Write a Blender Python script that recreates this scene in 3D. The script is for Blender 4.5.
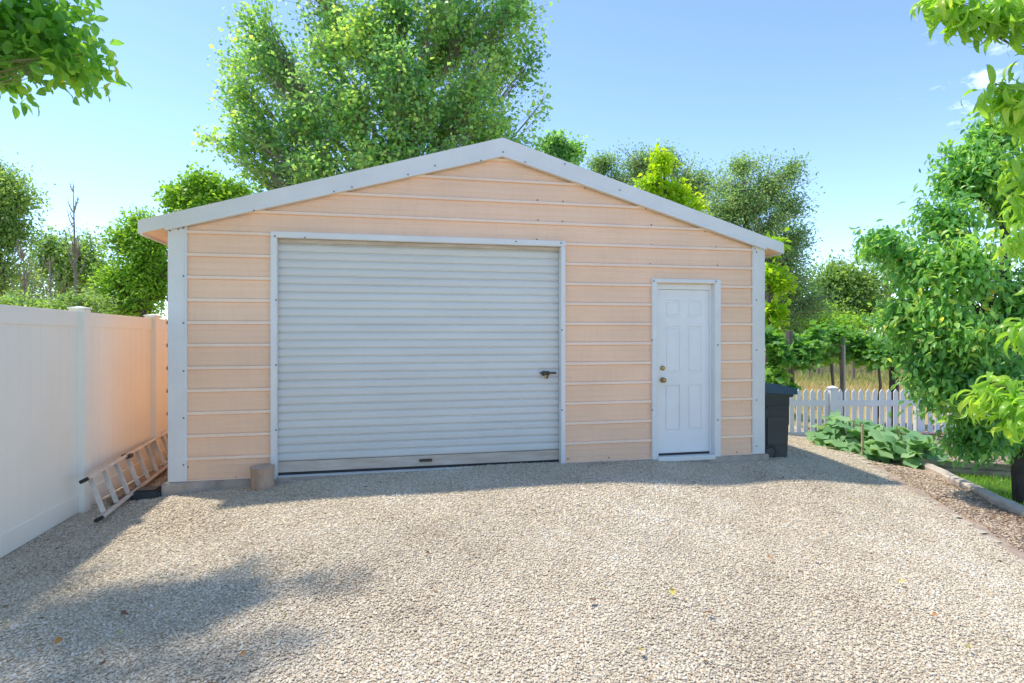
import bpy, bmesh, math, random
import numpy as np
from mathutils import Vector, Matrix
random.seed(7); RNG = np.random.default_rng(11)
for o in list(bpy.data.objects): bpy.data.objects.remove(o)
scn = bpy.context.scene
col = scn.collection

# ------------------------------------------------------------------ camera
FPX = 590.0; TH = math.radians(12.0); HZ = 332.0; EYE = 1.53
CX, CY = 2.14, -6.49
cam_d = bpy.data.cameras.new('camera'); cam = bpy.data.objects.new('camera', cam_d); col.objects.link(cam)
cam.location = (CX, CY, EYE); cam.rotation_euler = (math.radians(90), 0, -TH)
cam_d.sensor_width = 36; cam_d.lens = FPX/1024*36; cam_d.shift_y = -(341.5-HZ)/1024
cam_d.clip_end = 2000; cam_d.clip_start = 0.05
scn.camera = cam
# ------------------------------------------------------------------ light
SUN = Vector((-0.35, 0.28, 1.0)).normalized()
w = bpy.data.worlds.new('World'); scn.world = w; w.use_nodes = True
nt = w.node_tree; nt.nodes.clear()
N = nt.nodes.new
out = N('ShaderNodeOutputWorld'); bg = N('ShaderNodeBackground'); sky = N('ShaderNodeTexSky')
sky.sky_type = 'NISHITA'; sky.sun_disc = False
sky.sun_elevation = math.asin(SUN.z); sky.sun_rotation = math.atan2(SUN.x, SUN.y)
sky.altitude = 1300; sky.air_density = .85; sky.dust_density = .25; sky.ozone_density = 1.0
bg.inputs['Strength'].default_value = 0.15
# a wisp of thin cloud low in the right of the sky
geo = N('ShaderNodeTexCoord'); mp = N('ShaderNodeMapping'); mp.inputs['Scale'].default_value = (9, 9, 22)
noi = N('ShaderNodeTexNoise'); noi.inputs['Scale'].default_value = 1.6; noi.inputs['Detail'].default_value = 9; noi.inputs['Roughness'].default_value = .62
rmp = N('ShaderNodeMapRange'); rmp.inputs['From Min'].default_value = .54; rmp.inputs['From Max'].default_value = .72
def skydir(px, py):
    v = Vector((math.sin(TH), math.cos(TH), 0)) + Vector((math.cos(TH), -math.sin(TH), 0))*((px-512)/FPX) + Vector((0,0,(HZ-py)/FPX))
    return v.normalized()
dd = skydir(960, 82)
dot = N('ShaderNodeVectorMath'); dot.operation = 'DOT_PRODUCT'; dot.inputs[1].default_value = dd
msk = N('ShaderNodeMapRange'); msk.inputs['From Min'].default_value = .9978; msk.inputs['From Max'].default_value = .9998
mul = N('ShaderNodeMath'); mul.operation = 'MULTIPLY'
mul2 = N('ShaderNodeMath'); mul2.operation = 'MULTIPLY'; mul2.inputs[1].default_value = .45
mixc = N('ShaderNodeMixRGB'); mixc.inputs[2].default_value = (9.5, 9.8, 10.5, 1)
L = nt.links.new
L(geo.outputs['Generated'], mp.inputs[0]); L(mp.outputs[0], noi.inputs[0]); L(noi.outputs[0], rmp.inputs[0])
L(geo.outputs['Generated'], dot.inputs[0]); L(dot.outputs['Value'], msk.inputs[0])
L(rmp.outputs[0], mul.inputs[0]); L(msk.outputs[0], mul.inputs[1]); L(mul.outputs[0], mul2.inputs[0]); L(mul2.outputs[0], mixc.inputs[0])
tint = N('ShaderNodeMixRGB'); tint.blend_type = 'MULTIPLY'; tint.inputs[0].default_value = 1; tint.inputs[2].default_value = (.89, .93, 1.0, 1)
L(sky.outputs[0], tint.inputs[1]); L(tint.outputs[0], mixc.inputs[1]); L(mixc.outputs[0], bg.inputs[0]); L(bg.outputs[0], out.inputs[0])
sd = bpy.data.lights.new('sun', 'SUN'); so = bpy.data.objects.new('sun', sd); col.objects.link(so)
sd.energy = 2.0; sd.angle = math.radians(2.0); sd.color = (1, .93, .82)
so.rotation_euler = SUN.to_track_quat('Z', 'Y').to_euler()
scn.view_settings.view_transform = 'Standard'; scn.view_settings.look = 'None'
scn.view_settings.gamma = 1; scn.view_settings.exposure = 1.25
scn.view_settings.use_curve_mapping = False
scn.render.engine = 'CYCLES'
scn.cycles.max_bounces = 8; scn.cycles.diffuse_bounces = 5; scn.cycles.transmission_bounces = 6
scn.cycles.transparent_max_bounces = 8

# ------------------------------------------------------------------ projection helpers (photo measurements -> metres)
Rv = Vector((math.cos(TH), -math.sin(TH), 0)); Fv = Vector((math.sin(TH), math.cos(TH), 0))
def W(px, py, Z):
    return Vector((CX, CY, EYE)) + Fv*Z + Rv*((px-512)/FPX*Z) + Vector((0,0,(HZ-py)/FPX*Z))
def GP(px, py, z):
    return W(px, py, (EYE-z)*FPX/(py-HZ))
def FX(px, y=0.0):              # world x where the pixel column meets the plane y
    r = (px-512)/FPX
    Z = (y-CY)/(math.cos(TH)-r*math.sin(TH))
    return CX + Z*(r*math.cos(TH)+math.sin(TH)), Z
def FZ(px, py, y=0.0):
    return EYE + (HZ-py)/FPX*FX(px, y)[1]

# ------------------------------------------------------------------ materials
def mat(name, c, rough=.6, var=.0, vscale=6, bump=0, bscale=60, c2=None, metallic=0, spec=None, stretch=(1,1,1), detail=6, coat=0):
    m = bpy.data.materials.new(name); m.use_nodes = True
    t = m.node_tree; b = t.nodes['Principled BSDF']
    b.inputs['Roughness'].default_value = rough; b.inputs['Metallic'].default_value = metallic
    if spec is not None: b.inputs['Specular IOR Level'].default_value = spec
    if coat: b.inputs['Coat Weight'].default_value = coat
    tc = t.nodes.new('ShaderNodeTexCoord'); mpn = t.nodes.new('ShaderNodeMapping'); mpn.inputs['Scale'].default_value = stretch
    t.links.new(tc.outputs['Object'], mpn.inputs[0])
    b.inputs['Base Color'].default_value = (*c, 1)
    if var or c2:
        n = t.nodes.new('ShaderNodeTexNoise'); n.inputs['Scale'].default_value = vscale; n.inputs['Detail'].default_value = detail
        n.inputs['Roughness'].default_value = .6
        t.links.new(mpn.outputs[0], n.inputs[0])
        r = t.nodes.new('ShaderNodeValToRGB')
        if c2 is None:
            a0 = tuple(x*(1-var) for x in c); a1 = tuple(min(1, x*(1+var)) for x in c)
        else: a0, a1 = c, c2
        r.color_ramp.elements[0].position = .32; r.color_ramp.elements[1].position = .68
        r.color_ramp.elements[0].color = (*a0, 1); r.color_ramp.elements[1].color = (*a1, 1)
        t.links.new(n.outputs[0], r.inputs[0]); t.links.new(r.outputs[0], b.inputs['Base Color'])
    if bump:
        n2 = t.nodes.new('ShaderNodeTexNoise'); n2.inputs['Scale'].default_value = bscale; n2.inputs['Detail'].default_value = 5
        bp = t.nodes.new('ShaderNodeBump'); bp.inputs['Strength'].default_value = bump; bp.inputs['Distance'].default_value = .01
        t.links.new(mpn.outputs[0], n2.inputs[0]); t.links.new(n2.outputs[0], bp.inputs['Height']); t.links.new(bp.outputs[0], b.inputs['Normal'])
    return m
def ramp_attr_mat(name, cols, rough=.8, trans=0.0, bump=0, spec=.5, tcol=None):
    """colour picked per leaf / stone through the 'rnd' attribute; optional translucency"""
    m = bpy.data.materials.new(name); m.use_nodes = True
    t = m.node_tree; b = t.nodes['Principled BSDF']; o = t.nodes['Material Output']
    b.inputs['Roughness'].default_value = rough; b.inputs['Specular IOR Level'].default_value = spec
    at = t.nodes.new('ShaderNodeAttribute'); at.attribute_name = 'rnd'
    r = t.nodes.new('ShaderNodeValToRGB'); cr = r.color_ramp
    cr.elements[0].position = cols[0][0]; cr.elements[0].color = (*cols[0][1], 1)
    cr.elements[1].position = cols[-1][0]; cr.elements[1].color = (*cols[-1][1], 1)
    for p, c in cols[1:-1]:
        e = cr.elements.new(p); e.color = (*c, 1)
    t.links.new(at.outputs['Fac'], r.inputs[0])
    t.links.new(r.outputs[0], b.inputs['Base Color'])
    if trans:
        tr = t.nodes.new('ShaderNodeBsdfTranslucent'); mx = t.nodes.new('ShaderNodeMixShader'); mx.inputs[0].default_value = trans
        mc = t.nodes.new('ShaderNodeMixRGB'); mc.blend_type = 'MULTIPLY'; mc.inputs[0].default_value = 1
        k = tcol or (2.2, 2.0, .9); mc.inputs[2].default_value = (*k, 1)
        t.links.new(r.outputs[0], mc.inputs[1]); t.links.new(mc.outputs[0], tr.inputs[0])
        t.links.new(b.outputs[0], mx.inputs[1]); t.links.new(tr.outputs[0], mx.inputs[2]); t.links.new(mx.outputs[0], o.inputs['Surface'])
    return m

def siding_mat(name, base):
    m = mat(name, base, .38, .0, 2, 0)
    t = m.node_tree; b = t.nodes['Principled BSDF']
    tc = t.nodes.new('ShaderNodeTexCoord')
    def noise(sc, st, lo, hi, a, bb):
        mp_ = t.nodes.new('ShaderNodeMapping'); mp_.inputs['Scale'].default_value = st
        n = t.nodes.new('ShaderNodeTexNoise'); n.inputs['Scale'].default_value = sc; n.inputs['Detail'].default_value = 7
        r = t.nodes.new('ShaderNodeMapRange'); r.inputs['From Min'].default_value = lo; r.inputs['From Max'].default_value = hi
        r.inputs['To Min'].default_value = a; r.inputs['To Max'].default_value = bb
        t.links.new(tc.outputs['Object'], mp_.inputs[0]); t.links.new(mp_.outputs[0], n.inputs[0]); t.links.new(n.outputs[0], r.inputs[0])
        return r
    r1 = noise(1.3, (1,1,1), .3, .7, .93, 1.05)
    r2 = noise(3, (.4,1,9), .3, .7, .97, 1.03)
    r3 = noise(22, (1,1,.15), .5, .8, 1.0, .95)
    m1 = t.nodes.new('ShaderNodeMath'); m1.operation = 'MULTIPLY'; m2 = t.nodes.new('ShaderNodeMath'); m2.operation = 'MULTIPLY'
    t.links.new(r1.outputs[0], m1.inputs[0]); t.links.new(r2.outputs[0], m1.inputs[1]); t.links.new(m1.outputs[0], m2.inputs[0]); t.links.new(r3.outputs[0], m2.inputs[1])
    mc = t.nodes.new('ShaderNodeMixRGB'); mc.blend_type = 'MULTIPLY'; mc.inputs[0].default_value = 1; mc.inputs[1].default_value = (*base,1)
    t.links.new(m2.outputs[0], mc.inputs[2]); t.links.new(mc.outputs[0], b.inputs['Base Color'])
    # slight waviness of the sheet
    n = t.nodes.new('ShaderNodeTexNoise'); n.inputs['Scale'].default_value = 2.2; bp = t.nodes.new('ShaderNodeBump'); bp.inputs['Strength'].default_value = .25; bp.inputs['Distance'].default_value = .02
    t.links.new(tc.outputs['Object'], n.inputs[0]); t.links.new(n.outputs[0], bp.inputs['Height']); t.links.new(bp.outputs[0], b.inputs['Normal'])
    return m
M = {}
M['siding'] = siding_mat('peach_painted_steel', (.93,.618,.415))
M['crest'] = siding_mat('rib_highlight_paint', (.96,.72,.54))  # paler crest colour paints in the light lines along the siding ribs
M['trim'] = mat('white_painted_trim', (.77,.765,.735), .42, .05, 2.5, .12, 3)
M['curtain'] = mat('pale_grey_door_curtain', (.68,.68,.635), .45, .05, 1.5, .1, 4, stretch=(.5,1,3))
M['doorwhite'] = mat('white_door_paint', (.83,.83,.81), .4, .03, 3)
M['bar'] = mat('dusty_door_bar', (.50,.40,.31), .7, 0, 5, c2=(.66,.58,.49), stretch=(.6,1,4))
M['dark'] = mat('dark_rubber', (.03,.03,.03), .7)
M['steel'] = mat('dark_weathered_steel', (.10,.09,.08), .45, .3, 30, metallic=.6)
M['brass'] = mat('brass', (.45,.30,.10), .3, .1, 30, metallic=.9)
M['screw'] = mat('screw_head', (.12,.11,.11), .5, metallic=.5)
M['conc'] = mat('old_concrete', (.42,.36,.30), .9, .25, 5, .5, 60)
M['roofm'] = mat('roof_sheet', (.62,.64,.66), .4, .05, 2)
M['vinyl'] = mat('white_vinyl', (.88,.84,.73), .42, .035, 1.0, .06, 3)
M['picket'] = mat('white_picket_vinyl', (.78,.79,.80), .45, .04, 3)
M['alu'] = mat('weathered_aluminium', (.66,.62,.54), .45, .15, 8, metallic=.3)
M['wood'] = mat('grey_weathered_wood', (.24,.19,.15), .9, .4, 9, .6, 40, stretch=(1,1,.15))
M['woodt'] = mat('warm_weathered_wood', (.36,.24,.15), .9, .35, 8, .5, 40)
M['timber'] = mat('landscape_timber', (.30,.24,.18), .95, .4, 6, .7, 30, stretch=(.2,1,1))
M['bark'] = mat('bark', (.16,.125,.095), .95, .4, 12, .9, 30, stretch=(1,1,.3))
M['barkd'] = mat('dark_bark', (.075,.06,.05), .95, .4, 12, .9, 40, stretch=(1,1,.3))
M['barkp'] = mat('pale_bark', (.30,.25,.19), .9, .4, 9, .7, 30, stretch=(1,1,.3))
M['cut'] = mat('cut_wood_end', (.46,.36,.28), .9, .25, 9, .3, 40)
M['stumpb'] = mat('stump_side', (.46,.32,.22), .95, .3, 9, .8, 40, stretch=(1,1,.3))
M['bin'] = mat('dark_grey_plastic', (.050,.056,.060), .45, .12, 6, .1, 200)
M['lid'] = mat('blue_lid_plastic', (.05,.10,.155), .4, .15, 5)
M['brick'] = mat('red_brick', (.36,.15,.09), .9, .3, 10, .5, 80)
M['soil'] = mat('garden_soil', (.16,.105,.07), 1, .5, 9, 1, 40)
M['mulch'] = mat('mulch_and_stone', (.17,.12,.085), 1, 0, 14, 1, 50, c2=(.42,.33,.25))
M['gbase'] = mat('gravel_bed', (.48,.40,.30), 1, 0, 55, 1, 120, c2=(.64,.56,.44))
M['field'] = mat('dry_field', (.30,.26,.07), 1, 0, .22, .6, 8, c2=(.50,.34,.14), stretch=(1,3,1), detail=9)
M['lawn'] = mat('lawn_soil', (.06,.12,.02), 1, .4, 6, .6, 50)
M['pot'] = mat('terracotta_litter', (.33,.17,.10), .9, .3, 10)

GR = lambda *a: a
M['poplar'] = ramp_attr_mat('poplar_leaf', [(0,(.11,.27,.13)),(.45,(.23,.45,.18)),(.8,(.36,.57,.18)),(1,(.50,.64,.20))], .42, .5)
M['lime'] = ramp_attr_mat('lime_leaf', [(0,(.242,.440,.022)),(1,(.462,.605,.033))], .5, .5)
M['bright'] = ramp_attr_mat('bright_leaf', [(0,(.144,.300,.048)),(.6,(.252,.456,.060)),(1,(.384,.576,.084))], .5, .5)
M['olive'] = ramp_attr_mat('grey_green_leaf', [(0,(.17,.30,.13)),(.6,(.33,.49,.22)),(1,(.46,.58,.29))], .8, .5, tcol=(1.7,1.7,1.0), spec=.2)
M['mid'] = ramp_attr_mat('mid_green_leaf', [(0,(.15,.28,.10)),(.6,(.28,.44,.15)),(1,(.40,.54,.18))], .55, .45)
M['peach'] = ramp_attr_mat('fruit_leaf', [(0,(.10,.28,.10)),(.5,(.20,.44,.13)),(.88,(.38,.60,.15)),(1,(.60,.62,.14))], .38, .48)
M['near'] = ramp_attr_mat('near_leaf', [(0,(.18,.36,.06)),(.6,(.28,.50,.07)),(1,(.46,.58,.10))], .32, .5)
M['ash'] = ramp_attr_mat('overhang_leaf', [(0,(.11,.29,.08)),(.6,(.20,.43,.08)),(.93,(.36,.57,.09)),(1,(.62,.60,.06))], .4, .52)
M['vine'] = ramp_attr_mat('vine_leaf', [(0,(.088,.242,.066)),(.6,(.165,.374,.077)),(1,(.308,.506,.110))], .5, .48)
M['rhub'] = ramp_attr_mat('squash_leaf', [(0,(.132,.308,.121)),(.6,(.242,.440,.198)),(1,(.396,.572,.297))], .55, .3)
M['grass'] = ramp_attr_mat('grass_blade', [(0,(.156,.325,.039)),(.6,(.260,.494,.065)),(1,(.546,.598,.117))], .6, .4)
M['drygrass'] = ramp_attr_mat('dry_grass_blade', [(0,(.26,.36,.09)),(.5,(.58,.50,.20)),(1,(.72,.55,.27))], .9, .3, tcol=(1.2,1.1,.8))
M['stone'] = ramp_attr_mat('crushed_stone', [(0,(.34,.26,.18)),(.10,(.48,.39,.275)),(.30,(.60,.50,.36)),(.60,(.70,.605,.45)),(.90,(.78,.70,.55)),(.96,(.55,.38,.22)),(1,(.84,.79,.68))], .9, spec=.3)
M['chips'] = ramp_attr_mat('mulch_chips', [(0,(.14,.09,.06)),(.3,(.34,.22,.13)),(.6,(.50,.37,.25)),(1,(.66,.56,.44))], .95)
M['fallen'] = ramp_attr_mat('fallen_leaf', [(0,(.50,.24,.08)),(1,(.50,.24,.08))], .7, .1)
M['fallen_y'] = ramp_attr_mat('fallen_leaf_yellow', [(0,(.55,.46,.12)),(1,(.55,.46,.12))], .7, .1)
M['fallen_b'] = ramp_attr_mat('fallen_leaf_brown', [(0,(.20,.11,.06)),(1,(.20,.11,.06))], .7, .1)

# ------------------------------------------------------------------ object helpers
ORG = {}
def tag(o, label=None, cat=None, group=None, kind=None):
    if label: o['label'] = label
    if cat: o['category'] = cat
    if group: o['group'] = group
    if kind: o['kind'] = kind
    return o
def thing(name, loc, label, cat, group=None):
    o = bpy.data.objects.new(name, None); col.objects.link(o); o.location = loc; o.empty_display_size = .1
    ORG[o.name] = Vector(loc)
    return tag(o, label, cat, group)
def link_mesh(name, me, m, parent=None, org=None, smooth=False):
    o = bpy.data.objects.new(name, me); col.objects.link(o)
    if m is not None: me.materials.append(m)
    if parent is not None:
        o.parent = parent; ORG[o.name] = ORG[parent.name].copy()
    else:
        ORG[o.name] = Vector(org or (0,0,0)); o.location = ORG[o.name]
    me.transform(Matrix.Translation(-ORG[o.name]))
    if smooth:
        me.polygons.foreach_set('use_smooth', [True]*len(me.polygons))
    return o
class MB:
    def __init__(s): s.v = []; s.f = []; s.mi = []
    def add(s, vs, fs, mi=0):
        n = len(s.v); s.v += [tuple(v) for v in vs]; s.f += [tuple(i+n for i in f) for f in fs]; s.mi += [mi]*len(fs); return s
    def box(s, x0, x1, y0, y1, z0, z1, bev=0, mi=0, tf=None):
        bm = bmesh.new()
        bmesh.ops.create_cube(bm, size=1)
        for v in bm.verts: v.co = Vector((x0+(x1-x0)*(v.co.x+.5), y0+(y1-y0)*(v.co.y+.5), z0+(z1-z0)*(v.co.z+.5)))
        if bev: bmesh.ops.bevel(bm, geom=list(bm.edges), offset=bev, segments=2, affect='EDGES')
        bm.verts.index_update()
        vs = [v.co.copy() for v in bm.verts]; fs = [[v.index for v in f.verts] for f in bm.faces]; bm.free()
        if tf: vs = [tf(v) for v in vs]
        return s.add(vs, fs, mi)
    def bar(s, a, b, w, h, up=Vector((0,0,1)), bev=0):
        a = Vector(a); b = Vector(b); d = (b-a); Ln = d.length; d.normalize()
        sd_ = d.cross(up).normalized(); u = sd_.cross(d)
        return s.box(-w/2, w/2, 0, Ln, -h/2, h/2, bev, tf=lambda v: a + sd_*v.x + d*v.y + u*v.z)
    def tube(s, pts, rs, n=8, cap=True):
        pts = [Vector(p) for p in pts]; vs = []; fs = []
        ref = None
        for i, p in enumerate(pts):
            d = (pts[min(i+1, len(pts)-1)]-pts[max(i-1, 0)]).normalized()
            if ref is None: ref = d.orthogonal().normalized()
            ref = (ref - d*ref.dot(d)); ref = ref.normalized() if ref.length > 1e-5 else d.orthogonal().normalized()
            q = d.cross(ref); r = rs[i] if hasattr(rs, '__len__') else rs
            for k in range(n):
                a_ = 2*math.pi*k/n; vs.append(p + (ref*math.cos(a_)+q*math.sin(a_))*r)
        for i in range(len(pts)-1):
            for k in range(n):
                fs.append((i*n+k, i*n+(k+1)%n, (i+1)*n+(k+1)%n, (i+1)*n+k))
        if cap:
            fs.append(tuple(range(n))[::-1]); fs.append(tuple((len(pts)-1)*n+k for k in range(n)))
        return s.add(vs, fs)
    def build(s, name, m, parent=None, org=None, smooth=False, mats=None):
        me = bpy.data.meshes.new(name); me.from_pydata(s.v, [], s.f); me.update()
        o = link_mesh(name, me, m, parent, org, smooth)
        if mats:
            for x in mats: me.materials.append(x)
            me.polygons.foreach_set('material_index', s.mi)
        bm = bmesh.new(); bm.from_mesh(me); bmesh.ops.recalc_face_normals(bm, faces=bm.faces); bm.to_mesh(me); bm.free()
        return o
def np_mesh(name, V, F, rnd, m, parent=None, org=None, smooth=False, attr='rnd'):
    """V (n,3) float, F (m,k) int (k = 3 or 4)"""
    me = bpy.data.meshes.new(name); k = F.shape[1]
    me.vertices.add(len(V)); me.vertices.foreach_set('co', V.astype(np.float32).ravel())
    me.loops.add(F.size); me.loops.foreach_set('vertex_index', F.astype(np.int32).ravel())
    me.polygons.add(len(F)); me.polygons.foreach_set('loop_start', np.arange(0, F.size, k, dtype=np.int32))
    me.update(calc_edges=True)
    if rnd is not None:
        a = me.attributes.new(attr, 'FLOAT', 'POINT'); a.data.foreach_set('value', rnd.astype(np.float32))
    return link_mesh(name, me, m, parent, org, smooth)
def unit(a): return a/np.maximum(np.linalg.norm(a, axis=1, keepdims=True), 1e-9)

# leaf templates: (u along, v across, w up), faces (quads)
LEAF2 = (np.array([(0,0,0),(.45,.5,.10),(.45,-.5,.10),(1,0,-.08)]), np.array([(0,1,3,2)]))
LEAF4 = (np.array([(0,0,0),(.4,.5,.12),(.42,0,0),(.4,-.5,.12),(1,0,-.14),(.78,.27,.0),(.78,-.27,.0)]),
         np.array([(0,1,2,2),(0,2,3,3),(1,5,4,2),(2,4,6,3)]))
def peachleaf():                # long leaf that curls along its length and folds along the midrib
    vs = []; fs = []; n = 7
    for i in range(n):
        t = i/(n-1); wd = math.sin(math.pi*(t**.8))*.5+.02; a = t*2.1
        u = math.sin(a)/2.1*1.5; z = -(1-math.cos(a))/2.1*1.2
        vs += [(u, wd, z+.10*wd*2), (u, 0, z), (u, -wd, z+.10*wd*2)]
    for i in range(n-1):
        b = i*3; fs += [(b,b+3,b+4,b+1),(b+1,b+4,b+5,b+2)]
    return np.array(vs), np.array(fs)
LEAFP = peachleaf()
def ovalleaf():
    vs = []; fs = []
    for t, wd, z in ((0,.03,0),(.22,.36,.02),(.5,.5,.0),(.78,.34,-.07),(1,.02,-.18)):
        vs += [(t, wd, z+.16*wd), (t, 0, z), (t, -wd, z+.16*wd)]
    for i in range(4):
        b = i*3; fs += [(b,b+3,b+4,b+1),(b+1,b+4,b+5,b+2)]
    return np.array(vs), np.array(fs)
LEAFO = ovalleaf()
def lobed(n=5):                 # broad lobed leaf as a fan of quads
    vs = [(0,0,0),(.45,0,-.03)]; fs = []; rim = []
    K = 2*n+1
    for i in range(K):
        a = math.radians(-150 + 300*i/(K-1)); r = .62 if i % 2 == 0 else .42
        if i in (0, K-1): r = .40
        vs.append((.45+r*math.cos(a)*.95, r*math.sin(a), .10*math.cos(3*a)-.16*r)); rim.append(len(vs)-1)
    for i in range(K-1): fs.append((1, rim[i], rim[i+1], rim[i+1]))
    fs.append((0, rim[0], 1, 1)); fs.append((0, 1, rim[-1], rim[-1]))
    return np.array(vs), np.array(fs)
LEAFL = lobed()
def leaves(P, D, Nn, Ln, wr, tmpl, rnd):
    T, F = tmpl; n = len(P); k = len(T)
    D = unit(D); S = unit(np.cross(D, Nn)); U = np.cross(S, D)
    Wd = Ln*wr
    V = P[:,None,:] + D[:,None,:]*(T[None,:,0:1]*Ln[:,None,None]) + S[:,None,:]*(T[None,:,1:2]*Wd[:,None,None]) + U[:,None,:]*(T[None,:,2:3]*Ln[:,None,None])
    FF = (F[None] + (np.arange(n)*k)[:,None,None]).reshape(-1, 4)
    return V.reshape(-1,3), FF, np.repeat(rnd, k)
def fix_quads(F):               # degenerate quads (a,b,c,c) -> triangles list, returns (tris)
    q = F[F[:,2] != F[:,3]]; t = F[F[:,2] == F[:,3]][:, :3]
    return np.concatenate([t, q[:, [0,1,2]], q[:, [0,2,3]]])

def bez(a, b, c, n):
    return [a*(1-t)**2 + b*2*t*(1-t) + c*t*t for t in [i/(n-1) for i in range(n)]]
def tree(name, label, group, trunk, blobs, leafmat, bark, lsize=.09, wr=.75, per=40, tmpl=LEAF2, spread=.18, droop=.2, upb=.3,
         twr=.008, cat='tree', shell=.45, jitter=.3, seed=1, twigs=True, limb=.35, org=None, clump=.0, density=1.0, low=.22, lim=1.0, k0=.25):
    """trunk: list of (Vector, radius); blobs: list of (centre, (rx,ry,rz), n_twigs)"""
    rg = np.random.default_rng(seed); rnd = random.Random(seed)
    root = thing(name, org or trunk[0][0], label, cat, group)
    tb = MB(); tb.tube([p for p, r in trunk], [r for p, r in trunk], 10)
    br = MB(); P = []; D = []; R = []
    zt = [p.z for p, r in trunk]
    def at_trunk(z):
        z = min(max(z, zt[0]+low*(zt[-1]-zt[0])), zt[-1])
        for i in range(len(trunk)-1):
            if zt[i] <= z <= zt[i+1]+1e-6:
                t = (z-zt[i])/max(zt[i+1]-zt[i], 1e-6); return trunk[i][0].lerp(trunk[i+1][0], t), trunk[i][1]*(1-t)+trunk[i+1][1]*t
        return trunk[-1]
    for c, rr, n in blobs:
        c = Vector(c); n = max(3, int(n*density)); 
        h = min(((c-trunk[k][0]).xy.length for k in range(len(trunk))))
        s, rs = at_trunk(c.z - h*limb*2 - rr[2]*.7)
        mid = (s+c)/2 + Vector((rnd.uniform(-1,1), rnd.uniform(-1,1), rnd.uniform(-.2,.8)))*h*.12
        end = c + Vector(((c-s).x*.02, (c-s).y*.02, rr[2]*.35))
        lp = bez(s, mid, end, 8); r0 = min(rs*.62, .03+.02*(c-s).length)*lim
        br.tube(lp, [r0*(1-i/7.2)**1.25+.0025 for i in range(8)], 6)
        ph = rnd.random()*9; bt = rnd.uniform(-.18,.18)
        for _ in range(n):
            v = Vector((rnd.gauss(0,1), rnd.gauss(0,1), rnd.gauss(0,1))).normalized()
            q = rnd.random()**shell
            lum = 1 + .22*math.sin(4.1*v.x+ph)*math.sin(3.7*v.z+ph*2) + .13*math.sin(9*v.x+5*v.y+ph)
            t_ = c + Vector((v.x*rr[0], v.y*rr[1], v.z*rr[2]))*q*lum
            k = rnd.uniform(k0, .97); i = min(int(k*7), 6); st = lp[i].lerp(lp[i+1], k*7-i)
            if st.z > t_.z+rr[2]*.3: k *= .5; i = min(int(k*7), 6); st = lp[i].lerp(lp[i+1], k*7-i)
            m_ = (st+t_)/2 + Vector((rnd.uniform(-1,1), rnd.uniform(-1,1), rnd.uniform(-.2,1)*upb*2))*(t_-st).length*.14
            tp = bez(st, m_, t_, 4)
            if twigs: br.tube(tp, [twr*1.6, twr*1.2, twr*.8, twr*.4], 3, cap=False)
            ln = (t_-st).length
            lo = max(.25, 1-1.1*max(rr)/max(ln, .01))
            m = int(per*rnd.uniform(.6, 1.4)); tt = lo + (1-lo)*rg.random(m)**.7
            A, B, C_ = (np.array(x) for x in (st, m_, t_))
            pos = A*((1-tt)**2)[:,None] + B*(2*tt*(1-tt))[:,None] + C_*(tt**2)[:,None]
            pos = pos + np.clip(rg.normal(0, 1, (m,3)), -1.5, 1.5)*spread*(.5+.5*tt[:,None])
            dr = unit(np.array([(t_-st)]).astype(float))[0]
            d = rg.normal(0, 1, (m,3))*.9 + dr*.5; d[:,2] -= droop*2
            P.append(pos); D.append(d); R.append(np.clip(rg.normal(.45+bt+rnd.uniform(-jitter,jitter)*.6, .18, m), 0, 1))
    P = np.concatenate(P); D = np.concatenate(D); R = np.concatenate(R)
    Nn = rg.normal(0, .55, P.shape); Nn[:,2] += 1
    Ln = lsize*rg.uniform(.65, 1.25, len(P))
    V, F, rv = leaves(P, D, Nn, Ln, wr, tmpl, R)
    if (F[:,2] == F[:,3]).any(): F = fix_quads(F)
    tb.build('trunk', bark, root, smooth=True)
    br.build('branches', bark, root)
    np_mesh('crown', V, F, rv, leafmat, root)
    return root

# ------------------------------------------------------------------ terrain heights
def sm(a, b, x):
    t = np.clip((x-a)/(b-a), 0, 1); return t*t*(3-2*t)
def XE(y): return 8.40 + .475*(np.asarray(y)-.2)        # drive edge
def XC(y): return 9.19 + .461*(np.asarray(y)-.09)       # lawn curb
def G(x, y):
    x = np.asarray(x, float); y = np.asarray(y, float)
    h = -.11 + .13*sm(-.5, 2.2, x) + .02*sm(2, 4, x)
    h = h*(1-sm(-1, -6, y)*.5)
    u = x-(XE(y)-8.4)
    h = h - .095*sm(4.9, 6.4, u) - .14*sm(6.7, 8.4, u) - .10*sm(.5, 3.5, y)*sm(6.5, 7.5, x)
    h = h + .006*np.sin(x*2.3+y*1.1) + .006*np.sin(x*1.1-y*2.7)
    h = h - .006*sm(-.5, -.08, y)*sm(0, 1, x)*(1-sm(5.5, 6.5, x))
    h = np.where(x < 0, h - .02*sm(0, 2, y), h)
    return h
def H(x, y):                                             # ground under everything
    g = G(x, y)-.10
    x = np.asarray(x, float); y = np.asarray(y, float)
    far = -.45
    r = sm(0, .5, x-XE(y))
    g = g*(1-r) + (-.42)*r
    r2 = sm(-.1, .35, x-XC(y)); g = g*(1-r2) + (-.45)*r2
    k = np.maximum(np.maximum(sm(3.2, 4.2, y), sm(-.7, -3, x)), np.maximum(sm(-9, -14, y), sm(11, 14, x)))
    return g*(1-k) + far*k
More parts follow.
